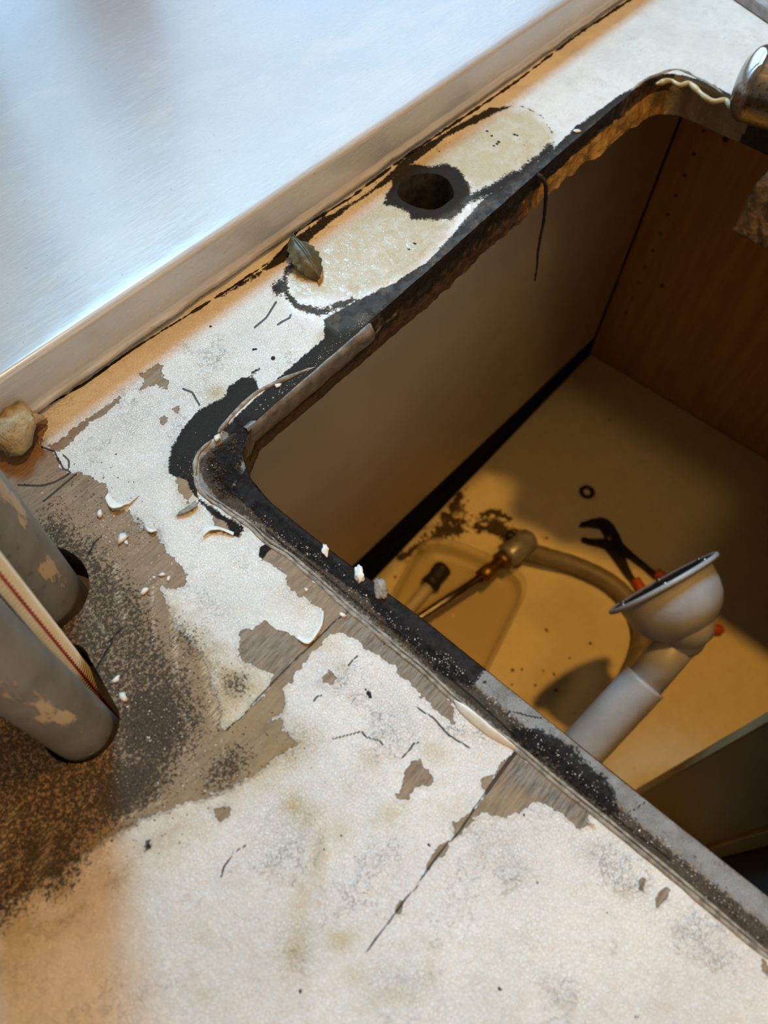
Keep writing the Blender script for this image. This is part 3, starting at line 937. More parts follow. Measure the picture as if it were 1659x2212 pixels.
M_COUNTER = mat_counter()
M_CUT = mat_cut()
M_SILL = mat_sill()
M_BASE = mat_base()
M_BACK = simple('back_panel_laminate', (.62, .54, .41), (.56, .49, .37), .5, nscale=9)
M_SIDE = simple('beech_side_panel', (.58, .34, .13), (.49, .27, .095), .5, nscale=26, stretch=(1, 3, .35), bump=.0001, bscale=90)
M_VOID = simple('void_shade', (.01, .008, .006), rough=.9)  # near-black colour standing in for unlit voids
M_HOLE_SHADE = simple('hole_shade', (.05, .04, .03), (.015, .012, .01), .7, nscale=200)  # dark colour stands in for the shade inside the holes
M_WALL = simple('plaster_wall', (.45, .38, .30), (.42, .35, .27), .9, nscale=5)
M_FLOORR = simple('kitchen_floor', (.22, .15, .09), (.16, .11, .07), .6, nscale=8)
M_WHITE = simple('white_gloss_frame', (.75, .76, .77), (.70, .71, .72), .35)
M_PVC = None


def mat_pipe(name, seed, smear=.57):
    t = NT(name)
    c = t.mix(t.step(t.noise(40, 5, .6, off=seed), .35, .65), (.215, .205, .185), (.155, .145, .125))
    st = t.step(t.noise(45, 5, .7, co=t.vmap((1, 1, .22)), off=seed + 2), .57, .68)
    c = t.mix(t.mul(st, .6), c, (.10, .07, .045))
    sm = t.step(t.noise(38, 5, .6, co=t.vmap((1, 1, .35)), off=seed + 4), smear, smear + .03)
    c = t.mix(sm, c, (.50, .385, .235))
    c = t.mix(t.mul(t.step(t.noise(300, 5, .6, off=seed), .62, .7), .5), c, (.06, .045, .03))
    t.bump(t.add(t.mul(t.noise(60, 5, .6, co=t.vmap((1, 1, .3)), off=seed), .0008), t.mul(sm, .0006)))
    return t.fin(c, .42, 0, .45)


M_PIPEA = mat_pipe('grey_pvc_with_adhesive', 1.3, .56)
M_PIPEB = mat_pipe('grey_pvc_stained', 6.1, .60)
M_DRAIN = simple('grey_drain_plastic', (.43, .435, .45), (.36, .365, .38), .38, nscale=30, bump=.0003)
M_HOSEC = simple('cream_ribbed_plastic', (.88, .80, .60), (.82, .71, .47), .45, nscale=50)
M_RED = simple('red_stripe', (.42, .022, .015), rough=.45)
M_BLUE = simple('blue_stripe', (.03, .11, .17), rough=.45)
M_CHROME = None
M_BRASS = simple('brass', (.34, .19, .05), (.20, .11, .03), .4, .8)
M_STEEL = simple('tube_steel', (.42, .38, .30), (.30, .26, .2), .3, 1.0, stretch=(1, 1, 1))
M_VALVE = simple('dull_valve_metal', (.36, .36, .35), (.24, .24, .23), .35, .3)
M_BLACK = simple('black_rubber', (.02, .017, .014), rough=.55)
M_IRON = simple('dark_tool_steel', (.045, .03, .02), (.025, .016, .01), .45, .5)
M_ORANGE = simple('orange_grip', (.62, .10, .02), rough=.45)
M_GHOSE = simple('grey_drain_hose', (.235, .20, .14), (.19, .155, .105), .5)
M_CREAM = simple('cream_plastic', (.62, .55, .40), rough=.45)
M_PLASTER = simple('old_plaster', (.50, .40, .24), (.34, .26, .15), .8, nscale=110, bump=.002, bscale=260)
M_FLAKE = simple('paint_flake_white', (.80, .78, .73), (.72, .68, .60), .5, nscale=200)
M_CRUMB = simple('white_crumb', (.82, .80, .76), (.70, .66, .60), .7, nscale=400)
M_GRIT = simple('dark_grit', (.16, .12, .085), (.05, .037, .025), .8, nscale=500)
M_BEAD = simple('yellowed_glue', (.58, .50, .30), (.42, .33, .17), .38, nscale=120, bump=.0008, bscale=200)
M_SEAL = simple('old_sealant', (.36, .32, .265), (.17, .145, .115), .6, nscale=230, bump=.0012, bscale=420)
M_BAND = simple('grey_edge_strip', (.20, .195, .19), (.10, .095, .09), .32, nscale=150, bump=.0006, bscale=300)
M_CHIP = simple('raw_chipboard', (.33, .23, .14), (.22, .145, .08), .85, nscale=240, bump=.002, bscale=260)
M_LEAF = simple('dried_leaf', (.115, .10, .045), (.055, .045, .02), .5, nscale=120, bump=.0008, bscale=160)
M_TAN = simple('leaf_tip', (.45, .21, .05), rough=.5)
M_ROOT = simple('dark_fibre', (.02, .012, .008), rough=.8)
M_STONE = simple('grey_stone', (.36, .35, .35), (.25, .245, .245), .5, nscale=140)
M_STILE = simple('brown_laminate_board', (.20, .15, .095), (.17, .125, .08), .5, nscale=8)
M_STILE2 = simple('board_edge', (.24, .175, .095), (.18, .13, .07), .5, nscale=20)


def mat_chrome():
    t = NT('dirty_chrome')
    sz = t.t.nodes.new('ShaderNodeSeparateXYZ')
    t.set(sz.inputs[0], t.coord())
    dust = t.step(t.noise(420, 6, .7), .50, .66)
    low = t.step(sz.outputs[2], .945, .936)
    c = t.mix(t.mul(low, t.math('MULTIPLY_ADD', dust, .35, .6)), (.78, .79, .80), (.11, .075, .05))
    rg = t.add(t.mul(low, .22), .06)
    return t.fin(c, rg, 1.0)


M_CHROME = mat_chrome()


def mat_tray():
    t = NT('translucent_tub_plastic')
    t.fin((.62, .55, .36), .35, 0, .5)
    tr = t.t.nodes.new('ShaderNodeBsdfTransparent')
    tr.inputs[0].default_value = (.93, .88, .72, 1)
    mx = t.t.nodes.new('ShaderNodeMixShader')
    mx.inputs[0].default_value = .38
    t.t.links.new(tr.outputs[0], mx.inputs[1])
    t.t.links.new(t.b.outputs[0], mx.inputs[2])
    t.t.links.new(mx.outputs[0], t.out.inputs[0])
    return t.m


M_TRAY = mat_tray()

# ================================================================== room shell
def struct(name, b, mat, bev=0):
    return tag(boxobj(name, b, mat, None, bev), kind='structure')


struct('floor', (-.9, 2.4, -2.2, 1.2, -.05, 0), M_FLOORR)
struct('ceiling', (-.9, 2.4, -2.2, 1.2, 3.3, 3.35), M_WALL)
struct('wall_left', (-.9, -.85, -2.2, .86, 0, 3.3), M_WALL)
struct('wall_right', (2.35, 2.4, -2.2, .86, 0, 3.3), M_WALL)
struct('wall_front', (-.9, 2.4, -2.2, -2.15, 0, 3.3), M_WALL)
WX0, WX1, WZ0, WZ1 = .32, 1.62, .95, 2.75
bm = bmesh.new()
box(bm, -.85, WX0, .80, .86, 0, 3.3)
box(bm, WX1, 2.35, .80, .86, 0, 3.3)
box(bm, WX0, WX1, .80, .86, 0, WZ0 - .02)
box(bm, WX0, WX1, .80, .86, WZ1, 3.3)
tag(bmobj('wall_back', bm, M_WALL, smooth=False), kind='structure')
bm = bmesh.new()
box(bm, WX0, WX1, .81, .85, WZ0 - .02, WZ0 + .01)
box(bm, WX0, WX1, .81, .85, WZ1 - .03, WZ1)
box(bm, WX0, WX0 + .03, .81, .85, WZ0, WZ1)
box(bm, WX1 - .03, WX1, .81, .85, WZ0, WZ1)
box(bm, .47, .56, .80, .86, WZ0, 1.60)
box(bm, WX0, WX1, .81, .85, 1.60, 1.64)
tag(bmobj('window_1', bm, M_WHITE, smooth=False), kind='structure')

# ================================================================== sill
sill = tag(empty('window_sill', (.6, .5, ZT)), 'deep glossy white painted window sill raised behind the worktop, beige front edge', 'window sill')
xs = np.arange(-.5, 1.6, .0025)
prof = [(.015, 0.0)]


def sill_front(name):
    V, F = [], []
    rows = []
    nr = 16
    for i, xx in enumerate(xs):
        j = .0011 * (float(mnoise.noise(Vector((xx * 60, 0, 0)))) + .7 * float(mnoise.noise(Vector((xx * 210, 3, 0)))))
        drop = 0.0
        z0 = .9022 + j * .8
        j2 = .0012 * mnoise.noise(Vector((xx * 45, 7, 0)))
        pr = [(YF + .012, z0 - .0006), (YF + .002, z0), (YF - .0002 + j2 * .4, z0 + .0006), (YF - .0008 + j2, z0 + .0028), (YF - .0006 + j2, z0 + .0046), (YF + .0008, z0 + .0054), (YF + .0002, z0 + .009), (YF, z0 + .016), (YF, SILL - .0045)]
        for a in range(1, 7):
            th = a / 6 * PI / 2
            pr.append((YF + .0045 * (1 - math.cos(th)), SILL - .0045 + .0045 * math.sin(th)))
        pr.append((YF + .012, SILL))
        for (yy, zz) in pr:
            V.append((xx, yy, zz))
    m = len(pr)
    for i in range(len(xs) - 1):
        for k in range(m - 1):
            F.append((i * m + k, (i + 1) * m + k, (i + 1) * m + k + 1, i * m + k + 1))
    return obj(name, V, F, M_SILL, sill)


sill_front('front_edge')
bm = bmesh.new()
nx = 90
g = []
yy = [YF + .012, .32, .36, .42, .5, .6, .7, .80]
for xx in np.linspace(-.5, 1.5975, nx):
    g.append([bm.verts.new((xx, q, SILL)) for q in yy] + [bm.verts.new((xx, .80, ZT - .02)), bm.verts.new((xx, YF + .012, ZT - .02)), bm.verts.new((xx, YF + .012, .9016))])
for i in range(nx - 1):
    for k in range(len(g[0]) - 1):
        bm.faces.new((g[i][k], g[i + 1][k], g[i + 1][k + 1], g[i][k + 1]))
bmobj('sill_board', bm, M_SILL, sill, smooth=False)

# ================================================================== worktop
top = tag(empty('kitchen_worktop', (.35, .0, ZT)), 'water-damaged white painted worktop with an empty sink cutout and black mould', 'worktop')


def grid_lines(a0, a1, d, lo, hi):
    core = np.arange(a0, a1 + d * .5, d)
    l, r = [], []
    s, p = d, a0
    while p > lo:
        s *= 1.25
        p -= s
        l.append(max(p, lo))
    s, p = d, core[-1]
    while p < hi:
        s *= 1.25
        p += s
        r.append(min(p, hi))
    return np.array(l[::-1] + list(core) + r)


xsA = np.concatenate([grid_lines(-.10, .2, .0008, -.5, .2), np.arange(.201, .62, .001), grid_lines(.621, .78, .0013, .621, 1.3)])
ysA = grid_lines(-.135, YF + .010, .0009, -.30, YF + .010)
s_top = sheet('painted_top', xsA, ysA, counter_z, M_COUNTER, top, keep_counter, counter_fields)
s_top.matrix_parent_inverse = Matrix.Translation(-Vector(top.location))


def loft(name, A, B, mat, parent, rows=18, n=700, z0=ZT, zb=ZB, disp=None, fields=None, closed=False):
    def res(P):
        P = np.array(P + ([P[0]] if closed else []))
        L = np.concatenate([[0], np.cumsum(np.hypot(*np.diff(P, axis=0).T))])
        # same knot fractions for both curves: use the index as parameter weighting by the top curve
        return P, L
    PAr, LA = res(A)
    PBr, _ = res(B)
    q = np.linspace(0, LA[-1], n)
    ax, ay = np.interp(q, LA, PAr[:, 0]), np.interp(q, LA, PAr[:, 1])
    bx, by = np.interp(q, LA, PBr[:, 0]), np.interp(q, LA, PBr[:, 1])
    tx, ty = np.gradient(ax), np.gradient(ay)
    l = np.hypot(tx, ty) + 1e-12
    nxn, nyn = ty / l, -tx / l
    V = []
    H = []
    for r in range(rows):
        k = r / (rows - 1)
        x = ax * (1 - k) + bx * k
        y = ay * (1 - k) + by * k
        z = np.full(n, z0 * (1 - k) + zb * k)
        if r == 0:
            z = counter_z(x, y) if z0 > .89 else z
        if disp is not None:
            d = disp(x, y, k, q)
            x, y = x + nxn * d, y + nyn * d
        V.append(np.stack([x, y, z], 1))
        H.append(np.full(n, k))
    V = np.concatenate(V)
    F = []
    for r in range(rows - 1):
        for i in range(n - 1):
            F.append((r * n + i, r * n + i + 1, (r + 1) * n + i + 1, (r + 1) * n + i))
    o = obj(name, V.tolist(), F, mat, parent)
    if fields:
        ch = fields(V, np.concatenate(H))
        at = o.data.color_attributes.new('fa', 'FLOAT_COLOR', 'POINT')
        at.data.foreach_set('color', np.stack(ch, 1).ravel().astype(np.float32))
    return o


def cut_disp(x, y, k, q):
    amp = .0008 + .0022 * np.clip((x - .25) * 8, 0, 1) * np.clip((.59 - x) * 30, 0, 1)
    d = (fbm(q, np.full_like(q, k * .03), 120, 4, 4) - .45) * amp * 2.2 * math.sin(PI * min(1, k * 1.4) * .5)
    wave = (fbm(q, np.full_like(q, k * .02), 45, 3, 14) - .5) * .006 * np.clip((x - .3) * 6, 0, 1) * np.clip((.60 - x) * 40, 0, 1) * k * k
    return d + wave


def cut_fields(V, k):
    x, y = V[:, 0], V[:, 1]
    n = fbm(x, V[:, 2], 60, 3, 31)
    ss = lambda v, a, b: np.clip((v - a) / (b - a), 0, 1)
    back = (y > .196) & (x > .13) & (x < .59)
    right = x > .598
    grey = np.where(back, ss(.27 - x, 0, .03) * ss(.52 - k, 0, .08), 0)
    black = np.where(back, np.maximum(ss(x, .24, .27) * ss(.45 + .15 * (n - .5) - k, 0, .12), ss(.27 - x, 0, .03) * np.exp(-((k - .62) / .12) ** 2) * .9), 0)
    black = np.where(back & (x > .24) & (x < .41), np.maximum(black, .55 * ss(.80 - k, 0, .2)), black)
    black = np.where(back & (x > .54), black * .5, black)
    amber = np.where((x > .37) & (y > .17) & (x < .600), ss(x, .38, .46) * ss(k, .35, .50), 0)
    tan = np.where(right | ((x > .59) & (y < .19)), 1.0, 0)
    tan = np.where(back & (x < .27), np.exp(-((k - .45) / .06) ** 2), tan)
    black = np.where(right & (y < .135), .7, black)
    black = np.where(x < .128, 1.0, black)
    return [grey, black, amber, tan]


loft('cutout_edge', CUT_TOP, CUT_BOT, M_CUT, top, disp=cut_disp, fields=cut_fields)
for nm, hp in (('tap_hole_wall', HOLE), ('pipe_hole_wall', HOLE_A), ('pipe_hole_wall', HOLE_B)):
    hh = hp + [hp[0]]
    loft(nm, list(reversed(hh)), list(reversed(hh)), M_HOLE_SHADE, top, rows=6, n=160)


def keep_bottom(x, y):
    s = np.full(x.shape, 1e9)
    for h in (CUT_BOT + [(.606, -.215)], HOLE, HOLE_A, HOLE_B):
        s = np.minimum(s, -sd_poly(x, y, h))
    return s, x, y


ub = sheet('underside', np.linspace(-.5, 1.3, 360), np.concatenate([np.linspace(-.30, .29, 130), [.2975]]), ZB, M_CHIP, top, keep_bottom)
ub.matrix_parent_inverse = Matrix.Translation(-Vector(top.location))
boxobj('front_edge', (-.5, 1.3, -.305, -.3, ZB, ZT - .0005), M_COUNTER, top, 0)

# sealant bead along the seam
rw = [Vector((x, y, ZT - .0002)) for x, y in RIDGE_W]
rw = smooth_path(rw, 9)
rw = [p for p in rw if p.y > -.2]
gaps = 0


def bead(name, pts, r, mat, seed=0, flat=.6):
    rr = []
    for i, p in enumerate(pts):
        rr.append(r * (1 + .55 * mnoise.noise(Vector((p.x * 120, p.y * 120, seed)))))
        e = min(i, len(pts) - 1 - i)
        if e < 3:
            rr[-1] *= (.35 + .2 * e)
    return tube(name, pts, rr, mat, top, seg=10)


cutpt = PZ(470, 950, ZT)
i0 = min(range(len(rw)), key=lambda i: (rw[i] - cutpt).length)
bead('sealant_bead', [p + Vector((0, .0006, 0)) for p in rw[14:i0 - 2]], .00125, M_SEAL, 1)
bead('sealant_bead', rw[i0 + 2:], .0010, M_SEAL, 2)
inner = [p + Vector((.0022, 0, -.0008)) for p in rw[i0 + 8:]]
bead('sealant_bead', inner, .0007, M_SEAL, 5)

# grey strip on the back edge of the cutout
V, F = [], []
pa = [PZ(x, y, ZT) for x, y in z5((470, 375), (600, 290), (760, 170), (900, 75), (1060, -20), (1190, -110), (1300, -185))]
pa = smooth_path(pa, 6)
yb = [float(np.interp(p.x, [a[0] for a in CUT_TOP[8:16]], [a[1] for a in CUT_TOP[8:16]])) for p in pa]
n = len(pa)
for i, p in enumerate(pa):
    wv = .0008 * mnoise.noise(Vector((p.x * 90, 1, 0)))
    y0 = yb[i] - .0022 + wv
    lift = .0012 if i > n - 5 else 0
    zlow = .8855 + .0012 * mnoise.noise(Vector((p.x * 150, 5, 0)))
    for (yy, zz) in ((yb[i] + .0006, .8992), (y0, .8996 + lift), (y0 - .0012 - lift * 2, .8955), (y0 - .001 - lift * 2, .890), (y0 - .0006, zlow), (yb[i] + .0006, zlow - .0003)):
        V.append((p.x, yy, zz))
for i in range(n - 1):
    for k in range(6):
        F.append((i * 6 + k, i * 6 + (k + 1) % 6, (i + 1) * 6 + (k + 1) % 6, (i + 1) * 6 + k))
F.append(tuple(range(6)))
F.append(tuple((n - 1) * 6 + k for k in range(5, -1, -1)))
tag(obj('edge_strip', V, F, M_BAND, top), 'dark grey peeling edge strip')

# glue bead in the far right corner
gb = smooth_path([PZ(x, y, ZT - .003) for x, y in zb((700, 720), (820, 690), (900, 730), (980, 715), (1060, 780), (1130, 840), (1200, 870), (1290, 860), (1340, 910), (1420, 960), (1500, 990))], 6)
V = bead('glue_bead', gb, .0021, M_BEAD, 9)
gb2 = smooth_path([PZ(x, y, ZT - .0005) for x, y in zb((470, 800), (600, 690), (720, 640), (860, 600), (960, 625), (1060, 675), (1180, 740), (1270, 800))], 6)
bead('sealant_bead', gb2, .0013, M_SEAL, 11)


# lifted paint: a strip between a base line and a raised edge
def lifted(base, edge, h, mat=M_FLAKE, rows=6, th=.00035, name='lifted_paint', curl=0.0):
    B = smooth_path([PZ(x, y, ZT + .0004) for x, y in base], 5)
    E_ = smooth_path([PZ(x, y, ZT + .0004) for x, y in edge], 5)
    n = len(B)
    V, F = [], []
    for s in (0, 1):
        for r in range(rows):
            k = r / (rows - 1)
            for i in range(n):
                p = B[i].lerp(E_[i], k)
                end = math.sin(PI * (i + .6) / (n + .2)) ** .6
                z = h * end * (math.sin(k * PI / 2) if not curl else math.sin(k * PI / 2 * (1 + curl)))
                jit = .0003 * mnoise.noise(Vector((p.x * 400, p.y * 400, 2))) * k
                V.append((p.x + jit, p.y + jit, p.z + z - s * th))
    N = n * rows
    for r in range(rows - 1):
        for i in range(n - 1):
            a = r * n + i
            F.append((a, a + 1, a + n + 1, a + n))
            F.append((N + a, N + a + n, N + a + n + 1, N + a + 1))
    for i in range(n - 1):
        a = (rows - 1) * n + i
        F.append((a, a + 1, N + a + 1, N + a))
        F.append((i, N + i, N + i + 1, i + 1))
    return obj(name, V, F, mat, top)


lifted(z7((190, 395), (250, 455), (330, 520), (400, 560), (462, 590)), z7((172, 352), (250, 405), (330, 475), (400, 530), (468, 580)), .0035)
lifted(z3((600, 800), (640, 850), (700, 860), (770, 815)), z3((580, 835), (612, 895), (650, 903), (715, 868)), .0030)
lifted(z9((560, 780), (530, 900), (440, 1030), (350, 1000)), z9((577, 790), (560, 930), (445, 1088), (340, 1040)), .0014)
lifted(z3((1120, 1000), (1180, 985), (1240, 1000), (1290, 1020)), z3((1120, 1050), (1165, 1022), (1225, 1020), (1285, 1042)), .0022)
lifted(z5((100, 900), (160, 860), (200, 830)), z5((85, 930), (150, 915), (215, 870)), .002, M_SEAL)
lifted(z3((800, 985), (830, 1000), (860, 1005)), z3((815, 1020), (840, 1030), (870, 1015)), .0018)
lifted(zc((490, 960), (510, 985), (540, 1000)), zc((505, 965), (525, 975), (552, 985)), .002)

# ================================================================== pipes and hose at the left
pa_ = tag(empty('waste_pipe', (PA[0], PA[1], ZT)), 'thick grey plastic pipe with cream adhesive smears rising through the worktop by the sill', 'pipe')
tube('pipe_wall', [(PA[0], PA[1], z) for z in np.linspace(.25, 3.3, 60)], PA[2], M_PIPEA, pa_, seg=64, caps=False)
pb_ = tag(empty('supply_pipe', (PB[0], PB[1], ZT)), 'narrower stained grey plastic pipe nearest the viewer, in front of the striped hose', 'pipe')
tube('pipe_wall', [(PB[0], PB[1], z) for z in np.linspace(.25, 3.3, 60)], PB[2], M_PIPEB, pb_, seg=64, caps=False)
ho = tag(empty('ribbed_hose', (PH[0], PH[1], ZT)), 'cream ribbed hose with a red and a blue stripe between the two grey pipes', 'hose')
V, F = [], []
SEG = 40
zz = np.arange(.80, 1.30, .00045)
ax0 = lambda z: (PH[0] + .033 * (z - .9), PH[1])
rib = lambda z: PH[2] + .00036 * math.sin(2 * PI * z / .0027)
for z in zz:
    cx, cy = ax0(z)
    for k in range(SEG):
        th = 2 * PI * k / SEG
        V.append((cx + rib(z) * math.cos(th), cy + rib(z) * math.sin(th), z))
for i in range(len(zz) - 1):
    for k in range(SEG):
        F.append((i * SEG + k, i * SEG + (k + 1) % SEG, (i + 1) * SEG + (k + 1) % SEG, (i + 1) * SEG + k))
obj('hose_wall', V, F, M_HOSEC, ho)
tube('upper_run', [(ax0(z)[0], ax0(z)[1], z) for z in np.linspace(1.30, 3.3, 10)], PH[2], M_HOSEC, ho)


def stripe(name, ang, half, mat):
    V, F = [], []
    for z in zz:
        cx, cy = ax0(z)
        wv = half * (1 + .35 * math.sin(2 * PI * z / .0027))
        for a in (-wv, 0, wv):
            th = math.radians(-90 + ang) + a / PH[2]
            V.append((cx + (rib(z) + .00012) * math.cos(th), cy + (rib(z) + .00012) * math.sin(th), z))
    for i in range(len(zz) - 1):
        for k in range(2):
            F.append((i * 3 + k, i * 3 + k + 1, (i + 1) * 3 + k + 1, (i + 1) * 3 + k))
    tag(obj(name, V, F, mat, ho), name.replace('_', ' ') + ' along the cream hose')


stripe('red_stripe', 20, .0006, M_RED)
stripe('blue_stripe', -13, .00035, M_BLUE)

# ================================================================== small things on the worktop
ck = PZ(33, 925, .912)
tag(rock('plaster_lump', ck, .0105, M_PLASTER, seed=3, rough=.45, scale=(1.15, .85, .9), rot=.5, flat=.9), 'yellowish lump of old plaster against the foot of the window sill', 'plaster lump')
ck2 = PZ(62, 908, .908)
tag(rock('plaster_chip', ck2, .0052, M_PLASTER, seed=8, rough=.5, scale=(1.2, .7, 1.0), rot=-.4), 'small tan plaster chip leaning beside the larger plaster lump', 'plaster chip')


def leaf():
    a = PZ(630, 515, .9105)
    b = PZ(690, 603, .902)
    ln = (b - a)
    L = ln.length
    d = ln.normalized()
    s = Vector((0, 0, 1)).cross(d).normalized()
    up = d.cross(s).normalized()
    if up.z < 0:
        up = -up
    V, F = [], []
    nu, nv = 26, 13
    for side in (0, 1):
        for i in range(nu):
            u = i / (nu - 1)
            wd = .0088 * (math.sin(PI * min(1, u * .93 + .05)) ** .75) * (1.0 if u < .86 else 1.0)
            wd *= 1 + .10 * math.sin(u * 40)
            for j in range(nv):
                v = -1 + 2 * j / (nv - 1)
                hgt = .0028 * math.sin(PI * u) + .0030 * (abs(v) ** 1.4) * -1 + .0008 * mnoise.noise(Vector((u * 6, v * 4, 1))) + .0005 * math.cos(v * 3) - (.0007 if abs(v) < .1 else 0)
                p = a + d * (L * u) + s * (wd * v) + up * (hgt + .002) - up * (side * .0003)
                p.z = max(p.z, ZT + .0008 - side * .0002)
                V.append(p)
    N = nu * nv
    for i in range(nu - 1):
        for j in range(nv - 1):
            q = i * nv + j
            F.append((q, q + 1, q + nv + 1, q + nv))
            F.append((N + q, N + q + nv, N + q + nv + 1, N + q + 1))
    r = tag(empty('dried_leaf', a), 'curled dark green dried leaf lying at the wet corner by the sill', 'leaf')
    obj('leaf_blade', V, F, M_LEAF, r)
    t0 = PZ(694, 588, .9018)
    t1 = PZ(688, 614, .9012)
    tag(tube('leaf_tip', [t0, t0.lerp(t1, .5), t1], [.0012, .0017, .0004], M_TAN, r, seg=8), 'orange leaf tip')
    tube('midrib', [a + up * .0045 + d * (L * u) + up * .0026 * math.sin(PI * u) for u in (.03, .2, .4, .6, .8)], [.0005, .0005, .0004, .0003, .0002], M_LEAF, r, seg=6)


leaf()

ry = .2045
rp = smooth_path([PZ(1160, 378, ZT + .001), PZ(1170, 384, ZT), PY(1179, 402, ry - .003), PY(1178, 440, ry - .003), PY(1174, 480, ry - .002), PY(1168, 510, ry - .003), PY(1162, 545, ry - .004), PY(1160, 575, ry - .004), PY(1155, 607, ry - .004)], 6)
tag(tube('hanging_root', rp, [.0017 * (1 - .6 * i / len(rp)) * (1 + .35 * mnoise.noise(Vector((i * .7, 0, 0)))) for i in range(len(rp))], M_ROOT, seg=8), 'thin black root fibre hanging over the back edge of the sink cutout', 'root')

# loose white flakes and crumbs one could pick up
FL = [(262, 1163, 9, 'largest white paint chip on the brown dirt left of the black mould'),
      (272, 1172, 5, 'small white chip touching the largest paint chip on the dirt'),
      (349, 1241, 5, 'square white crumb on the bare tan patch right of the pipes'),
      (364, 1249, 4, 'oblong white crumb just right of the square crumb on the tan patch'),
      (333, 1247, 3, 'tiny white crumb left of the square crumb on the tan patch'),
      (312, 1276, 7, 'thin cream flake below the crumbs of the bare tan patch'),
      (265, 1504, 7, 'white flake beside the right rim of the near pipe hole'),
      (251, 1467, 6, 'pale grey crumb above the flake beside the near pipe hole'),
      (215, 1110, 8, 'cream paint sliver lying between the far pipe and the curled paint'),
      (1247, 283, 9, 'bright white chip stuck in the grime at the back edge of the cutout'),
      (468, 947, 8, 'cream chip in the break of the seal at the cutout corner'),
      (739, 1328, 5, 'round cream crumb on the seam next to the torn white paint'),
      (600, 832, 6, 'white crumb on the black grime above the cutout corner'),
      (661, 1273, 4, 'small cream crumb on the bare brown strip beside the seal')]
for i, (px_, py_, r_, lab) in enumerate(FL):
    dep = .37
    rad = r_ * .30e-3 * .9
    p = PZ(px_, py_, ZT + rad * .35)
    tag(rock('paint_chip', p, rad, M_FLAKE if i % 2 == 0 else M_CRUMB, seed=i + 20, sub=1, rough=.9, scale=(1.3, .8, .28), rot=i * 1.3), lab, 'paint chip', 'loose paint chips on the worktop')
# two pale putty crumbs at the inner edge of the ledge
for (px_, py_, r_, lab) in ((776, 1239, 10, 'whitish double putty crumb perched on the left edge of the cutout'), (702, 1188, 7, 'thin putty crumb on the left edge above the double crumb'), (822, 1272, 13, 'flat grey putty flake on the left edge below the double crumb')):
    p = PZ(px_, py_, ZT - .0015)
    tag(rock('putty_crumb', p, r_ * .30e-3, M_SEAL if r_ == 13 else M_CRUMB, seed=r_, sub=3, rough=.6, scale=(1.4, .7, .5), rot=.9), lab, 'putty crumb', 'putty crumbs on the cutout edge')


# fine grit nobody could count
def grit(name, spots, n, mat, label, rmin, rmax, seed):
    rnd = random.Random(seed)
    V, F = [], []
    cumul = [s[3] for s in spots]
    for _ in range(n):
        s = rnd.choices(spots, weights=cumul)[0]
        if s[0] == 'l':
            pts = s[1]
            k = rnd.random() * (len(pts) - 1)
            i = int(k)
            f = k - i
            px_ = pts[i][0] * (1 - f) + pts[i + 1][0] * f + rnd.gauss(0, s[2])
            py_ = pts[i][1] * (1 - f) + pts[i + 1][1] * f + rnd.gauss(0, s[2])
        else:
            px_ = s[1][0] + rnd.gauss(0, s[2])
            py_ = s[1][1] + rnd.gauss(0, s[2] * .8)
        p = PZ(px_, py_, ZT)
        a = np.array([p.x])
        b = np.array([p.y])
        if any(sd_poly(a, b, h)[0] > -.0008 for h in HOLES) or p.y > YF - .001:
            continue
        z = counter_z(a, b)[0]
        r = rnd.uniform(rmin, rmax) * (1 if rnd.random() < .85 else 1.7)
        o = len(V)
        th = rnd.random() * PI
        for (ax, ay, az) in ((1, 0, .1), (-.3, .8, .2), (-.6, -.6, .1), (0, .1, .9)):
            q = rnd.uniform(.7, 1.3)
            V.append((p.x + r * q * (ax * math.cos(th) - ay * math.sin(th)), p.y + r * q * (ax * math.sin(th) + ay * math.cos(th)), z + r * az * .8 - r * .1))
        F += [(o, o + 1, o + 3), (o + 1, o + 2, o + 3), (o + 2, o, o + 3), (o, o + 2, o + 1)]
    tag(obj(name, V, F, mat, smooth=False), label, 'grit', kind='stuff')


ledge_line = z5((540, 900), (760, 1080)) + z9((500, 300), (900, 650), (1250, 900), (1600, 1200)) + z7((200, 200), (480, 470), (760, 690), (1040, 950), (1300, 1170), (1600, 1420))
back_line = [(560, 880), (640, 820), (700, 770), (760, 720), (800, 690)]
grit('white_grit', [('l', ledge_line, 9, 5), ('l', back_line, 9, 2.2), ('p', (280, 1170), 28, 1.0), ('p', (345, 1250), 25, .8), ('p', (330, 1560), 110, 3), ('p', (230, 1120), 60, 1.5), ('p', (430, 1000), 25, .5), ('l', [(900, 620), (1180, 400)], 12, 1), ('p', (520, 1150), 90, .6)], 1500, M_CRUMB, 'fine white grit scattered over the dirt and along the cutout edges', .00016, .00042, 3)
grit('dark_grit', [('p', (330, 1560), 110, 4), ('p', (250, 1700), 90, 2), ('p', (180, 1080), 60, 1.5), ('l', z5((280, 560), (330, 640), (330, 740), (480, 860), (640, 1010)), 9, 4), ('l', [(620, 545), (700, 480), (830, 395), (960, 300)], 9, 2), ('l', z9((220, 180), (700, 560), (1100, 880), (1600, 1270)), 5, 4), ('l', z7((330, 420), (800, 800), (1200, 1120)), 5, 3), ('l', z5((330, 500), (420, 470), (480, 520)), 10, 1.5)], 2600, M_GRIT, 'fine dark brown grit and crumbled dirt over the worktop', .0002, .0006, 7)

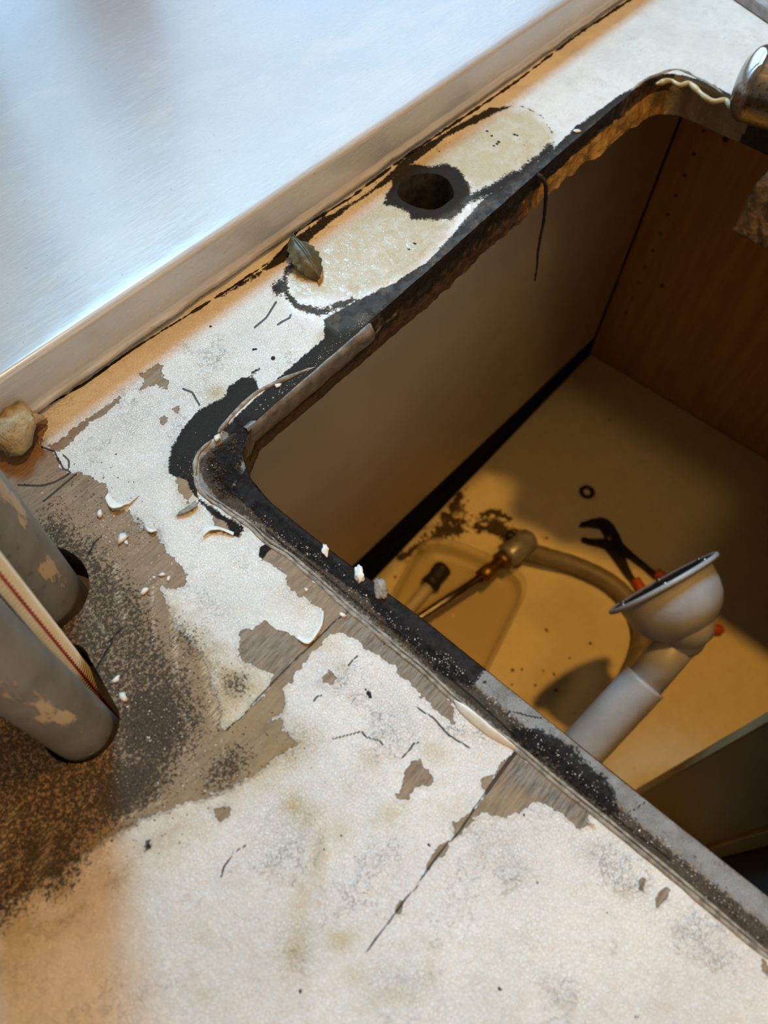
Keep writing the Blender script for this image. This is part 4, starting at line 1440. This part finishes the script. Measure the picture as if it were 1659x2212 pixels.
# ================================================================== chrome tap body, stone, wood at the right
tap = tag(empty('chrome_tap', PZ(1659, 190, .92)), 'rounded dusty chrome tap body lying over the right corner of the cutout', 'tap')
ea = PZ(1591, 172, .926)
eb = PZ(1800, 222, .926)
dv = (eb - ea).normalized()
rT = .0245
pts, rads = [], []
for i in range(13):
    th = i / 12 * PI / 2
    pts.append(ea + dv * (.013 * (1 - math.cos(th)) - .0))
    rads.append(max(rT * math.sin(th) ** .8, .0004))
for k in range(1, 14):
    pts.append(ea + dv * (.013 + .011 * k))
    rads.append(rT * (1 + .02 * k))
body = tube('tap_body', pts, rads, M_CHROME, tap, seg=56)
st = PZ(1600, -2, .904)
d1 = (PZ(1665, 42, .904) - st).normalized()
q = Vector((-d1.y, d1.x, 0))
if q.x < 0: q = -q
bm = bmesh.new()
A = [st - d1 * .04, st + d1 * .10, st + d1 * .10 + q * .12, st - d1 * .04 + q * .12]
A = [Vector((p.x, min(p.y, YF - .003), p.z)) for p in A]
lo_ = [bm.verts.new((p.x, p.y, ZT + .0006)) for p in A]
hi_ = [bm.verts.new((p.x, p.y, ZT + .0085)) for p in A]
bm.faces.new(hi_)
bm.faces.new(lo_[::-1])
for i in range(4):
    bm.faces.new((lo_[i], lo_[(i + 1) % 4], hi_[(i + 1) % 4], hi_[i]))
bmesh.ops.bevel(bm, geom=list(bm.edges), offset=.0006, segments=2, affect='EDGES')
tag(bmobj('stone_slab', bm, M_STONE, smooth=False), 'grey speckled stone slab at the far right end of the worktop', 'stone slab')

# broken chipboard batten below the right edge
c0 = PZ(1613, 440, .845)
bm = bmesh.new()
bmesh.ops.create_cube(bm, size=1)
bmesh.ops.subdivide_edges(bm, edges=list(bm.edges), cuts=14, use_grid_fill=True)
for v in bm.verts:
    n_ = Vector((mnoise.noise(v.co * 6), mnoise.noise(v.co * 6 + Vector((5, 0, 0))), mnoise.noise(v.co * 6 + Vector((0, 7, 0)))))
    v.co += n_ * .05
    v.co = Vector((v.co.x * .06, v.co.y * .035, v.co.z * .045))
bmesh.ops.translate(bm, verts=bm.verts, vec=Vector((c0.x + .024, c0.y - .018, ZB - .0245)))
tag(bmobj('chipboard_block', bm, M_CHIP), 'rough broken brown chipboard block under the right edge of the cutout', 'wood block')

# ================================================================== cabinet
cab = tag(empty('sink_cabinet', (.55, .0, .10)), 'open wooden sink cabinet below the cutout, pale stained base and beech side', 'cabinet')
XS, YB, ZF = .980, .2985, .208


def base_fields(co):
    U, V = proj(co)
    F = lambda i=0.: Field(U, V, i)
    a = F()
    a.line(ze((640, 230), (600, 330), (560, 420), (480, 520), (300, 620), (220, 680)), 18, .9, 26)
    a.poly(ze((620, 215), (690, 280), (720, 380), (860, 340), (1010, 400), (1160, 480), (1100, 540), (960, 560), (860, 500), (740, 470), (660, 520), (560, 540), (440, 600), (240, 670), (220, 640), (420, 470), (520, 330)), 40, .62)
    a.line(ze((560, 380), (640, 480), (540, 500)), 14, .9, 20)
    a.line(ze((760, 400), (880, 350), (1000, 400)), 10, .9, 18)
    a.line(ze((760, 450), (860, 480), (980, 540)), 18, .9, 22)
    a.line(ze((1040, 440), (1120, 450), (1180, 500), (1300, 560), (1340, 600)), 5, .52, 16)
    a.line(ze((660, 600), (780, 620), (850, 660)), 8, .5, 16)
    a.line(ze((1000, 500), (1100, 560)), 12, .55, 18)
    for x_, y_ in z6((370, 725), (460, 815), (755, 775), (850, 890), (740, 940), (785, 955), (610, 1000), (710, 1000), (655, 935), (935, 830), (870, 1112), (935, 1000), (1105, 660), (140, 560), (620, 940), (795, 1020)):
        a.blob(x_, y_, 5, 4, 0, .85)
    b = F()
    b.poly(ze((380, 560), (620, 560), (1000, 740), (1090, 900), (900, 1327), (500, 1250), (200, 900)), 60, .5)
    c = F()
    c.blob(1310, 1590, 5, 4, 0, .7)
    c.blob(1317, 907, 5, 4, 0, .7)
    c.blob(1370, 1660, 8, 7, 0, .5)
    return {'fa': (a.f, b.f, c.f, a.f * 0)}


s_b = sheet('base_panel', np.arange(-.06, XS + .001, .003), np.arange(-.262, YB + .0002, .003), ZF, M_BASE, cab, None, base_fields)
s_b.matrix_parent_inverse = Matrix.Translation(-Vector(cab.location))
boxobj('base_core', (-.06, XS, -.262, YB - .001, ZF - .018, ZF - .001), M_STILE2, cab, 0)
# back panel stops short of side and base: black gaps
kz = [(PY(x, y, YB).x, PY(x, y, YB).z) for x, y in ((780, 1206), (1056, 952), (1264, 748))]
sl = (kz[2][1] - kz[0][1]) / (kz[2][0] - kz[0][0])
zl = lambda x: max(kz[2][1] + sl * (x - kz[2][0]), ZF + .006)
bm = bmesh.new()
box(bm, -.06, XS - .010, YB + .0005, YB + .007, ZF, ZB - .002)
for v in bm.verts:
    if v.co.z < .5:
        v.co.z = zl(v.co.x)
bmobj('back_panel', bm, M_BACK, cab, smooth=False)
print('gap', kz, sl)
boxobj('hole_blackout', (.16, .60, .226, YB - .0005, .853, ZB - .0005), M_HOLE_SHADE, cab, .001)  # added dark block, makes the tap hole look black
boxobj('rear_gap_shade', (-.10, 1.10, YB + .03, YB + .035, .02, ZB - .002), M_VOID, cab, 0)  # black sheets behind the gaps, shade put into their colour
boxobj('gap_shade_floor', (-.10, 1.10, YB + .0005, YB + .03, ZF - .06, ZF - .05), M_VOID, cab, 0)
boxobj('gap_shade_side', (XS + .001, XS + .006, YB + .0005, YB + .03, .02, ZB - .002), M_VOID, cab, 0)
boxobj('front_blocker', (-.075, .46, -.282, -.264, .10, ZB - .002), M_VOID, cab, .001)  # added black panels, keep the fill light out of the cabinet front
boxobj('front_blocker', (.463, XS + .015, -.282, -.264, .10, ZB - .002), M_VOID, cab, .001)
boxobj('side_panel_left', (-.078, -.06, -.262, YB, .10, ZB - .002), M_SIDE, cab, 0)


# right side with its rows of shelf holes (real recesses)
def side_panel():
    ys = np.arange(-.262, YB - .0005, .004)
    z0, z1_ = .19, ZB - .002
    H = []
    z_top = CAM[2] - .5725
    for i in range(-7, 13):
        H.append((.266, z_top - i * .032, .0027))
    for i in range(0, 13):
        H.append((-.215, z_top - .05 - i * .032, .0027))
    H += [(.236, .650, .0042), (.2315, .389 + .02, .0036)]
    bm = bmesh.new()
    box(bm, XS, XS + .018, -.262, YB, z0, z1_)
    o = bmobj('side_panel', bm, M_SIDE, cab, smooth=False)
    bm = bmesh.new()
    for (y_, z_, r_) in H:
        if z_ > z1_ - .01 or z_ < z0 + .03:
            continue
        m = Matrix.Translation((XS + .003, y_, z_)) @ Matrix.Rotation(PI / 2, 4, 'Y')
        bmesh.ops.create_cone(bm, cap_ends=True, segments=16, radius1=r_, radius2=r_, depth=.018, matrix=m)
    cut = bmobj('cutter', bm, M_VOID, None, smooth=False)
    md = o.modifiers.new('b', 'BOOLEAN')
    md.operation = 'DIFFERENCE'
    md.object = cut
    md.solver = 'EXACT'
    dg = bpy.context.evaluated_depsgraph_get()
    me = bpy.data.meshes.new_from_object(o.evaluated_get(dg))
    o.modifiers.clear()
    o.data = me
    if len(me.materials) == 0:
        me.materials.append(M_SIDE)
    bpy.data.objects.remove(cut)
    return o


side_panel()
# upright stile at the cabinet front
stl = tag(empty('front_stile', (.36, -.2, ZF)), 'brown upright board standing at the front of the cabinet opening', 'board')
bm = bmesh.new()
box(bm, .360, .376, -.246, -.157, ZF + .001, ZB - .003, bev=.0008)
bmobj('board', bm, M_STILE, stl, smooth=False)
boxobj('edge_band', (.3592, .3768, -.157, -.1552, ZF + .002, ZB - .003), M_STILE2, stl, .0004)
boxobj('corner_rail', (.352, .376, -.262, -.246, ZF + .001, ZB - .003), M_STILE2, stl, .001)
lathe('screw_hole', Vector((.3598, -.226, .46)), (-1, 0, 0), [(0, .004), (.0006, .004), (.0006, .0028), (-.001, .0026), (-.001, 0)], M_VOID, stl, 20)

# ================================================================== drain funnel
FC = PD(1430, 1258, .75)
right_, down_, fwd_ = Vector(R[0]), Vector(R[1]), Vector(R[2])
nrm = (-.545 * right_ - .84 * down_ - .02 * fwd_)
vd = Vector(ray(1430, 1258)).normalized()
nrm = nrm - vd * nrm.dot(vd)
nrm = (nrm.normalized() - vd * .06).normalized()
ax_ = -nrm
dr = tag(empty('drain_strainer', FC), 'grey plastic sink drain cup with a wide flange and tail pipe, tilted inside the cabinet', 'sink drain')
lathe('bowl', FC, ax_, [(.000, .0560), (-.0012, .0580), (.000, .0600), (.0028, .0600), (.0042, .0570), (.0045, .0500), (.010, .0495), (.022, .0485), (.034, .0450), (.044, .0385), (.052, .029), (.057, .017), (.059, .0)], M_DRAIN, dr, 72)
lathe('strainer_plate', FC, ax_, [(.0012, .0560), (.0012, .045), (.004, .043), (.004, .0)], M_IRON, dr, 48)
ta, tb = frame_of(ax_)
for k in range(6):
    th = k * PI / 3
    lathe('flange_screw', FC + (ta * math.cos(th) + tb * math.sin(th)) * .050 - ax_ * .0005, -ax_, [(0, .0028), (.0012, .0026), (.0018, .001), (.0018, 0)], M_STEEL, dr, 12)
p0 = FC + ax_ * .030 + (right_ * .55 + down_ * .2) * .010
pj = PD(1388, 1478, .765)
pe = PD(1150, 1735, .78)
p0 = PD(1478, 1372, .757)
tube('tail_pipe', [p0, p0.lerp(pj, .5), pj], .0195, M_DRAIN, dr, seg=40)
dd = (pe - pj).normalized()
pend = pj + dd * .27
path = [pj - dd * .004, pj, pj + dd * .1, pend]
tube('socket_pipe', path, [.0228, .0228, .0228, .0228], M_DRAIN, dr, seg=40)
tube('down_pipe', smooth_path([pend - dd * .01, pend + dd * .02, pend + dd * .035 + Vector((0, 0, -.03)), Vector((pend.x + dd.x * .035, pend.y + dd.y * .035, ZF + .001))], 6), .0228, M_DRAIN, dr, seg=32)
# elbow collar joining cup and pipe
tube('elbow', smooth_path([FC + ax_ * .028, FC + ax_ * .046, p0 + (p0 - pj).normalized() * -.004], 5), [.026] * 3 + [.025] * 4 + [.022] * 4, M_DRAIN, dr, seg=36)

# ================================================================== things on the cabinet base
ZL = ZF + .0005


def flat_poly(name, pts, z0, h, mat, parent, bev=.001):
    bm = bmesh.new()
    P = [PZ(x, y, z0) for x, y in pts]
    lo = [bm.verts.new((p.x, p.y, z0)) for p in P]
    hi = [bm.verts.new((p.x, p.y, z0 + h)) for p in P]
    bm.faces.new(hi)
    bm.faces.new(lo[::-1])
    n = len(P)
    for i in range(n):
        bm.faces.new((lo[i], lo[(i + 1) % n], hi[(i + 1) % n], hi[i]))
    if bev:
        bmesh.ops.bevel(bm, geom=[e for e in bm.edges if abs(e.verts[0].co.z - e.verts[1].co.z) < 1e-6], offset=bev, segments=2, affect='EDGES')
    return bmobj(name, bm, mat, parent, smooth=False)


pl = tag(empty('water_pump_pliers', PZ(1330, 1170, ZL)), 'open black water pump pliers with orange grips lying on the cabinet base', 'pliers')
flat_poly('upper_jaw', zf((240, 485), (250, 460), (330, 435), (400, 420), (450, 435), (500, 480), (535, 550), (560, 620), (640, 690), (760, 790), (840, 850), (810, 880), (720, 800), (620, 720), (560, 690), (500, 620), (440, 580), (425, 530), (400, 495), (350, 490), (310, 480), (280, 490)), ZL, .0075, M_IRON, pl)
flat_poly('lower_jaw', zf((255, 575), (275, 560), (320, 580), (390, 580), (440, 570), (520, 570), (560, 620), (590, 700), (600, 770), (640, 850), (690, 900), (650, 920), (590, 860), (520, 760), (470, 690), (440, 645), (380, 630), (310, 615), (265, 600)), ZL + .0002, .0045, M_IRON, pl)
lathe('pivot_bolt', PZ(1316, 1162, ZL + .0075), (0, 0, 1), [(0, .0045), (.002, .0043), (.0026, .003), (.0026, 0)], M_STEEL, pl, 20)
g1 = smooth_path([PZ(x, y, ZL + .0075) for x, y in [(1372, 1252), (1400, 1290), (1450, 1330), (1510, 1352), (1563, 1362)]], 6)
tag(tube('grip', g1, [.0078] * (len(g1) - 3) + [.0082, .0075, .004], M_ORANGE, pl, seg=16), 'orange plastic grip')
g2 = smooth_path([PZ(x, y, ZL + .0075) for x, y in [(1418, 1236), (1450, 1262), (1490, 1300), (1520, 1325)]], 6)
tag(tube('grip', g2, [.0078] * (len(g2) - 2) + [.0072, .004], M_ORANGE, pl, seg=16), 'orange plastic grip')

# rubber ring
rc = PZ(1268, 1063, ZL + .003)
V, F = [], []
for i in range(40):
    for k in range(12):
        a, b_ = 2 * PI * i / 40, 2 * PI * k / 12
        V.append((rc.x + (.0094 + .0033 * math.cos(b_)) * math.cos(a), rc.y + (.0094 + .0033 * math.cos(b_)) * math.sin(a), rc.z + .003 * math.sin(b_)))
        F.append((i * 12 + k, ((i + 1) % 40) * 12 + k, ((i + 1) % 40) * 12 + (k + 1) % 12, i * 12 + (k + 1) % 12))
tag(obj('rubber_washer', V, F, M_BLACK), 'small dark round rubber washer alone on the cabinet base above the pliers', 'washer')

# drain hose
dh = smooth_path([PZ(x, y, ZL + z) for x, y, z in [(1128, 1186, .030), (1180, 1202, .022), (1250, 1224, .0145), (1320, 1260, .0145), (1368, 1310, .0145), (1388, 1370, .0145), (1375, 1430, .0145), (1340, 1500, .0145), (1300, 1580, .0145), (1270, 1660, .0145)]], 12)
tag(tube('drain_hose', dh, [.0135 * (1 + .02 * math.sin(i * 1.3)) for i in range(len(dh))], M_GHOSE, seg=28), 'grey brown flexible drain hose curling behind the drain cup', 'hose')

# valve with chrome tube and brass nut
vz = ZL + .042
va = tag(empty('stop_valve', PZ(1110, 1185, ZL)), 'grey stop valve with brass fitting and thin chrome tube on the cabinet base', 'valve')
v0 = PZ(1148, 1160, vz)
v1 = PZ(1092, 1205, vz)
vdir = (v1 - v0).normalized()
bm = bmesh.new()
a_, b2 = frame_of(vdir)
tube('valve_body', [v0, v0.lerp(v1, .1), v0.lerp(v1, .9), v1], [.012, .0185, .0185, .015], M_VALVE, va, seg=8)
tube('brass_nut', [v1, v1 + vdir * .012], .0150, M_BRASS, va, seg=6)
tube('brass_fitting', [v1 + vdir * .012, v1 + vdir * .028, v1 + vdir * .030, v1 + vdir * .050], [.0095, .0095, .0115, .0115], M_BRASS, va, seg=20)
e0 = v1 + vdir * .050
e1 = PZ(880, 1352, vz - .004)
tube('chrome_tube', [e0, e0.lerp(e1, .5), e1, e1 + (e1 - e0).normalized() * .12], .0066, M_STEEL, va, seg=20)
kb = PZ(1097, 1152, vz)
tube('valve_knob', [v0.lerp(v1, .45), kb.lerp(v0.lerp(v1, .45), .4), kb.lerp(v0.lerp(v1, .45), .38), kb], [.005, .005, .0085, .0078], M_BLACK, va, seg=14)
tube('valve_foot', [v0.lerp(v1, .5), Vector((*v0.lerp(v1, .5)[:2], ZL))], [.008, .014], M_BRASS, va, seg=16)

# translucent tub
def tub():
    P = [PZ(x, y, ZL + .028) for x, y in ze((330, 640), (400, 580), (480, 555), (640, 590), (820, 660), (980, 740), (1060, 800), (1095, 880), (1080, 970), (980, 1180), (880, 1380), (790, 1560), (690, 1640), (560, 1600), (300, 1480), (130, 1380), (60, 1290), (80, 1150), (180, 920))]
    c = sum(P, Vector()) / len(P)
    P = smooth_path(P + [P[0]], 5)[:-1]
    rows = []
    for (k, z) in ((1.045, .030), (1.05, .0275), (1.0, .0285), (.975, .020), (.955, .005), (.93, .0012), (.80, .0008), (.4, .0008), (.02, .0008)):
        rows.append([(c.x + (p.x - c.x) * k, c.y + (p.y - c.y) * k, ZL + z) for p in P])
    n = len(P)
    V = [v for r in rows for v in r]
    F = []
    for r in range(len(rows) - 1):
        for i in range(n):
            F.append((r * n + i, r * n + (i + 1) % n, (r + 1) * n + (i + 1) % n, (r + 1) * n + i))
    return tag(obj('plastic_tub', V, F, M_TRAY), 'shallow translucent plastic tub with rounded corners on the cabinet base', 'tub')


tub()
bz = ZL + .016
br = tag(empty('dish_brush', PZ(940, 1240, ZL)), 'dark knobbly headed brush with a pale stem lying in the translucent tub', 'brush')
b0, b1, b3 = PZ(961, 1222, bz), PZ(925, 1268, bz), PZ(880, 1322, bz)
hp = [b0.lerp(b1, k) for k in (0, .08, .2, .32, .42, .55, .68, .8, .92, 1)]
tube('brush_head', hp, [.004, .0125, .0135, .0120, .0138, .0122, .0135, .0145, .013, .006], M_BLACK, br, seg=12, rfun=lambda i, k: 1 + .08 * math.sin(k * 2.1 + i))
tube('brush_handle', [b1, b1.lerp(b3, .5), b3, b3 + (b3 - b1) * .8], [.009, .0085, .0085, .0085], M_CREAM, br, seg=16)

# crumbled debris on the base
rnd = random.Random(11)
V, F = [], []
for _ in range(420):
    a = rnd.choice([((992, 1070), (960, 1160), (900, 1200)), ((1030, 1120), (1075, 1145), (1120, 1165)), ((1000, 1140), (960, 1155), (930, 1150))])
    k = rnd.random() * 1.999
    i = int(k)
    f = k - i
    x_ = a[i][0] * (1 - f) + a[i + 1][0] * f + rnd.gauss(0, 10)
    y_ = a[i][1] * (1 - f) + a[i + 1][1] * f + rnd.gauss(0, 9)
    p = PZ(x_, y_, ZF)
    if p.y > YB - .006:
        continue
    r = rnd.uniform(.0008, .0028)
    o = len(V)
    for (ax, ay, az) in ((1, 0, 0), (-.4, .9, 0), (-.7, -.7, 0), (0, .1, 1.1)):
        q_ = rnd.uniform(.7, 1.3)
        V.append((p.x + r * ax * q_, p.y + r * ay * q_, ZF + r * az * .8))
    F += [(o, o + 1, o + 3), (o + 1, o + 2, o + 3), (o + 2, o, o + 3), (o, o + 2, o + 1)]
tag(obj('rotten_debris', V, F, M_GRIT, smooth=False), 'brown crumbled debris on the cabinet base by the back panel', 'debris', kind='stuff')
